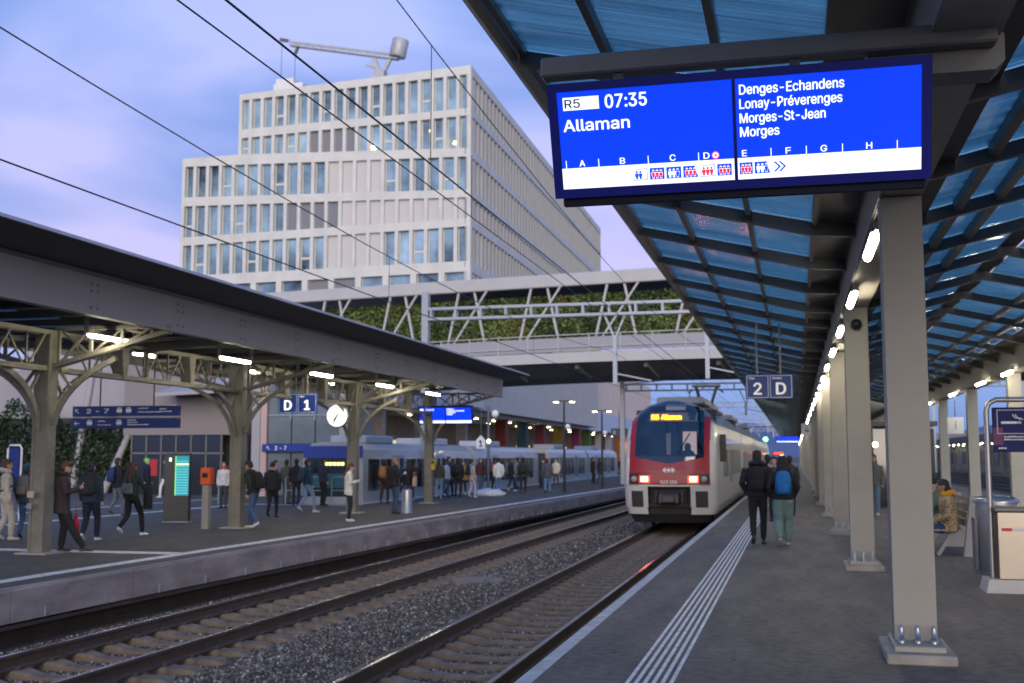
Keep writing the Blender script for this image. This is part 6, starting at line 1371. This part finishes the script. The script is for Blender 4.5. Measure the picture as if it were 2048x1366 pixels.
bm_ = P('blond man in black jacket, jeans and tall boots reading his phone', -12.6, 35.1, Zp, 70, 1.80, 'stand', K, (.025, .06, .11), K, (.22, .13, .06), 'short', arms=('phone', 'phone'), nod=14, hem=.86, bulk=1.12, face=True, vox=.018)
phone('phone held by the blond man in tall boots', bm_, .0, .34, 1.29)
P('woman in black with pale pink bag behind the blond man', -14.3, 41.3, Zp, 330, 1.68, 'stand', K, JN, (.5, .4, .35), (.025, .018, .015), 'long', hem=.80); tote('handbag', 'pale pink bag carried behind the blond man', 'bag', -13.95, 41.1, Zp + .7, 300, (.55, .35, .28), .3, .38)
crowd = [('person in grey-green jacket and light blue jeans by the fourth iron column', -15.0, 47.4, 10, 1.74, OL, LJ, (.3, .35, .4), (.05, .03, .02), 'long', None), ('person in pale blue top close behind the grey-green jacket', -15.3, 49.3, 40, 1.72, (.40, .44, .52), JN, K, (.04, .025, .02), 'long', None),
    ('man in black with large dark backpack facing the tram', -14.9, 50.0, 15, 1.78, (.02, .022, .02), (.03, .028, .028), K, (.02, .015, .012), 'short', ((.02, .02, .018), 'large dark backpack facing the tram')), ('woman in lilac trousers and white top facing the tram', -14.1, 49.5, 60, 1.72, (.52, .42, .38), (.52, .48, .60), WH, (.04, .025, .02), 'bun', ((.015, .02, .04), 'navy backpack on the woman in lilac trousers')),
    ('woman in dark red jacket and jeans within the waiting crowd', -15.6, 56.3, 150, 1.76, (.06, .015, .018), JN, K, (.03, .02, .015), 'long', None), ('man in navy with rust backpack beside the camera post', -15.0, 56.8, 20, 1.78, NV, (.02, .03, .05), K, (.02, .015, .012), 'short', ((.16, .05, .025), 'rust brown backpack beside the camera post')),
    ('person in white jacket and blue jeans beside the camera post', -14.35, 55.2, 350, 1.76, WH, (.09, .16, .30), WH, (.015, .012, .01), 'short', None), ('person in long black coat leaning away from the white jacket', -14.6, 58.8, 60, 1.74, K, NV, WH, (.02, .015, .012), 'long', None),
    ('person in brown jacket right of the long black coat', -15.2, 62.8, 20, 1.74, BR, DG, BR, (.04, .025, .02), 'short', None), ('man in olive parka and dark trousers walking away', -12.95, 54.6, 5, 1.80, (.028, .03, .022), (.02, .02, .024), (.12, .06, .03), (.02, .015, .012), 'short', ((.018, .018, .018), 'black backpack on the man in the olive parka')),
    ('person in black stepping out of the tram door', -15.9, 66.0, 200, 1.74, K, K, K, (.03, .02, .02), 'short', None), ('person in red cap and grey jacket with light jeans on the platform edge', -11.95, 55.6, 10, 1.76, (.07, .075, .085), (.12, .20, .34), DG, (.03, .02, .02), 'cap', None),
    ('woman in white jacket beyond the red cap', -14.9, 72.0, 200, 1.70, (.55, .50, .44), DG, K, (.05, .03, .02), 'long', None), ('person in black walking past the far lamp post', -13.2, 76.0, 70, 1.78, K, K, K, (.02, .015, .012), 'short', None), ('person in dark plum close to the far lamp post walker', -13.0, 77.6, 60, 1.72, (.04, .02, .03), DG, K, (.03, .02, .02), 'long', None), ('person in maroon hoodie left of the fourth iron column crowd', -15.6, 45.6, 330, 1.70, (.09, .02, .025), DG, WH, (.02, .015, .012), 'short', None), ('tall man in charcoal coat behind the pale blue top', -15.8, 51.5, 90, 1.84, (.035, .035, .04), K, K, (.05, .03, .02), 'short', None),
    ('girl in mustard jacket between backpack and lilac trousers', -15.4, 52.6, 200, 1.62, (.30, .17, .03), NV, WH, (.03, .02, .015), 'bun', None), ('man in grey hoodie and jeans before the second tram car', -14.7, 60.4, 300, 1.77, (.16, .16, .17), JN, K, (.02, .015, .012), 'short', None),
    ('woman in teal coat near the far tram doors', -14.3, 65.5, 240, 1.68, (.02, .09, .10), K, K, (.06, .035, .02), 'long', None), ('man in black cap and puffer near the far tram doors', -14.9, 68.5, 20, 1.80, (.02, .02, .025), (.03, .05, .10), K, (.02, .015, .012), 'short', None), ('lone far figure in dark clothes near the train', -13.6, 92.0, 0, 1.76, BR, K, K, (.02, .015, .012), 'short', None)]
for lab, x, y, hd, H_, tp, bt_, sh, hr_, hs_, bg_ in crowd:
    P(lab, x, y, Zp, hd, H_, 'walk', tp, bt_, sh, hr_, hs_ if hs_ != 'cap' else 'short', stride=random.choice((.04, .10, .16)), vox=.026, hat=(.35, .02, .03) if hs_ == 'cap' else None, hem=random.choice((.78, .86, .92)), bulk=random.uniform(.98, 1.12), bag=bg_[0] if bg_ else None, bagname=bg_[1] if bg_ else None)
t = thing('white_sack', 'crumpled white sack lying on the platform by the crowd', 'sack', (-13.7, 51.2, Zp)); b = MB(); b.sphere((0, 0, .10), (.75, .35, .22), 18, 10); b.v = [(v[0] * random.uniform(.85, 1.1), v[1] * random.uniform(.85, 1.1), max(0, v[2] * random.uniform(.7, 1.25))) for v in b.v]; b.build('cloth', cloth((.62, .62, .64)), t)
# right platform
P('walker in black down jacket and black trousers, nearer the train', -.72, 22.7, 0, 2, 1.80, 'walk', (.012, .013, .018), (.010, .010, .012), (.025, .025, .027), (.022, .015, .012), 'fringe', stride=.13, arms=('pocket', 'pocket'), hem=.90, bulk=1.14, vox=.016, hood=True, group='people on the right platform', bag=(.008, .008, .009), bagname='black backpack on the walker in the black down jacket')
P('walker in black jacket and wide sage green trousers', -.24, 22.5, 0, -2, 1.70, 'walk', (.012, .013, .016), (.145, .225, .215), (.42, .36, .28), (.010, .009, .009), 'curly', stride=.11, arms=('pocket', 'pocket'), hem=.92, bulk=1.12, wide=1.35, vox=.016, group='people on the right platform', bag=(.012, .13, .38), bagname='bright blue backpack on the walker in sage trousers')
P('far person in dark coat ahead of the two walkers', -.75, 33.0, 0, 0, 1.76, 'walk', K, K, K, (.02, .015, .012), 'short', stride=.1, vox=.022, group='people on the right platform')
P('far person with pale collar between the two walkers', -.55, 31.0, 0, 180, 1.70, 'walk', DG, K, K, (.03, .02, .015), 'long', stride=.1, vox=.022, hood=(.4, .36, .32), group='people on the right platform')
P('far person in charcoal ahead of the blue backpack', -.16, 34.0, 0, 0, 1.72, 'walk', (.03, .03, .03), K, K, (.02, .015, .012), 'short', stride=.1, vox=.022, group='people on the right platform')
P('person in open black vest and blue jeans standing behind the columns', 2.2, 34.6, 0, 190, 1.76, 'stand', (.10, .10, .095), (.10, .17, .26), WH, (.03, .02, .015), 'long', arms=('down', 'phone'), vox=.02, group='people on the right platform', face=True)
seated = P('woman in leopard coat and yellow scarf sitting on the bench', 2.58, 21.15, 0, 262, 1.76, 'sit', (.20, .155, .085), (.015, .045, .13), (.3, .27, .24), (.012, .010, .010), 'long', 'mid', arms=('lap', 'lap'), nod=18, bulk=1.15, vox=.016, hood=(.52, .24, .015), lean=.10, group='people on the right platform', face=True)
leo = bpy.data.materials.new('leopard_cloth'); leo.use_nodes = True; n_ = leo.node_tree.nodes; l_ = leo.node_tree.links; bs = n_['Principled BSDF']; bs.inputs['Roughness'].default_value = .9
tx = n_.new('ShaderNodeTexCoord'); vr = n_.new('ShaderNodeTexVoronoi'); vr.inputs['Scale'].default_value = 30; l_.new(tx.outputs['Object'], vr.inputs[0]); rp = n_.new('ShaderNodeValToRGB'); l_.new(vr.outputs['Distance'], rp.inputs[0]); l_.new(rp.outputs[0], bs.inputs['Base Color'])
rp.color_ramp.elements[0].position = .30; rp.color_ramp.elements[0].color = (.03, .02, .012, 1); rp.color_ramp.elements[1].position = .42; rp.color_ramp.elements[1].color = (.36, .27, .15, 1)
seated.children[0].data.materials[1] = leo
P('person in black cap and green jacket sitting beyond the leopard coat', 2.52, 21.95, 0, 240, 1.78, 'sit', (.10, .16, .10), K, K, (.015, .012, .01), 'short', arms=('face', 'lap'), nod=10, vox=.018, hat=(.015, .015, .016), lean=.12, group='people on the right platform')
bpy.data.scenes.remove(TS)
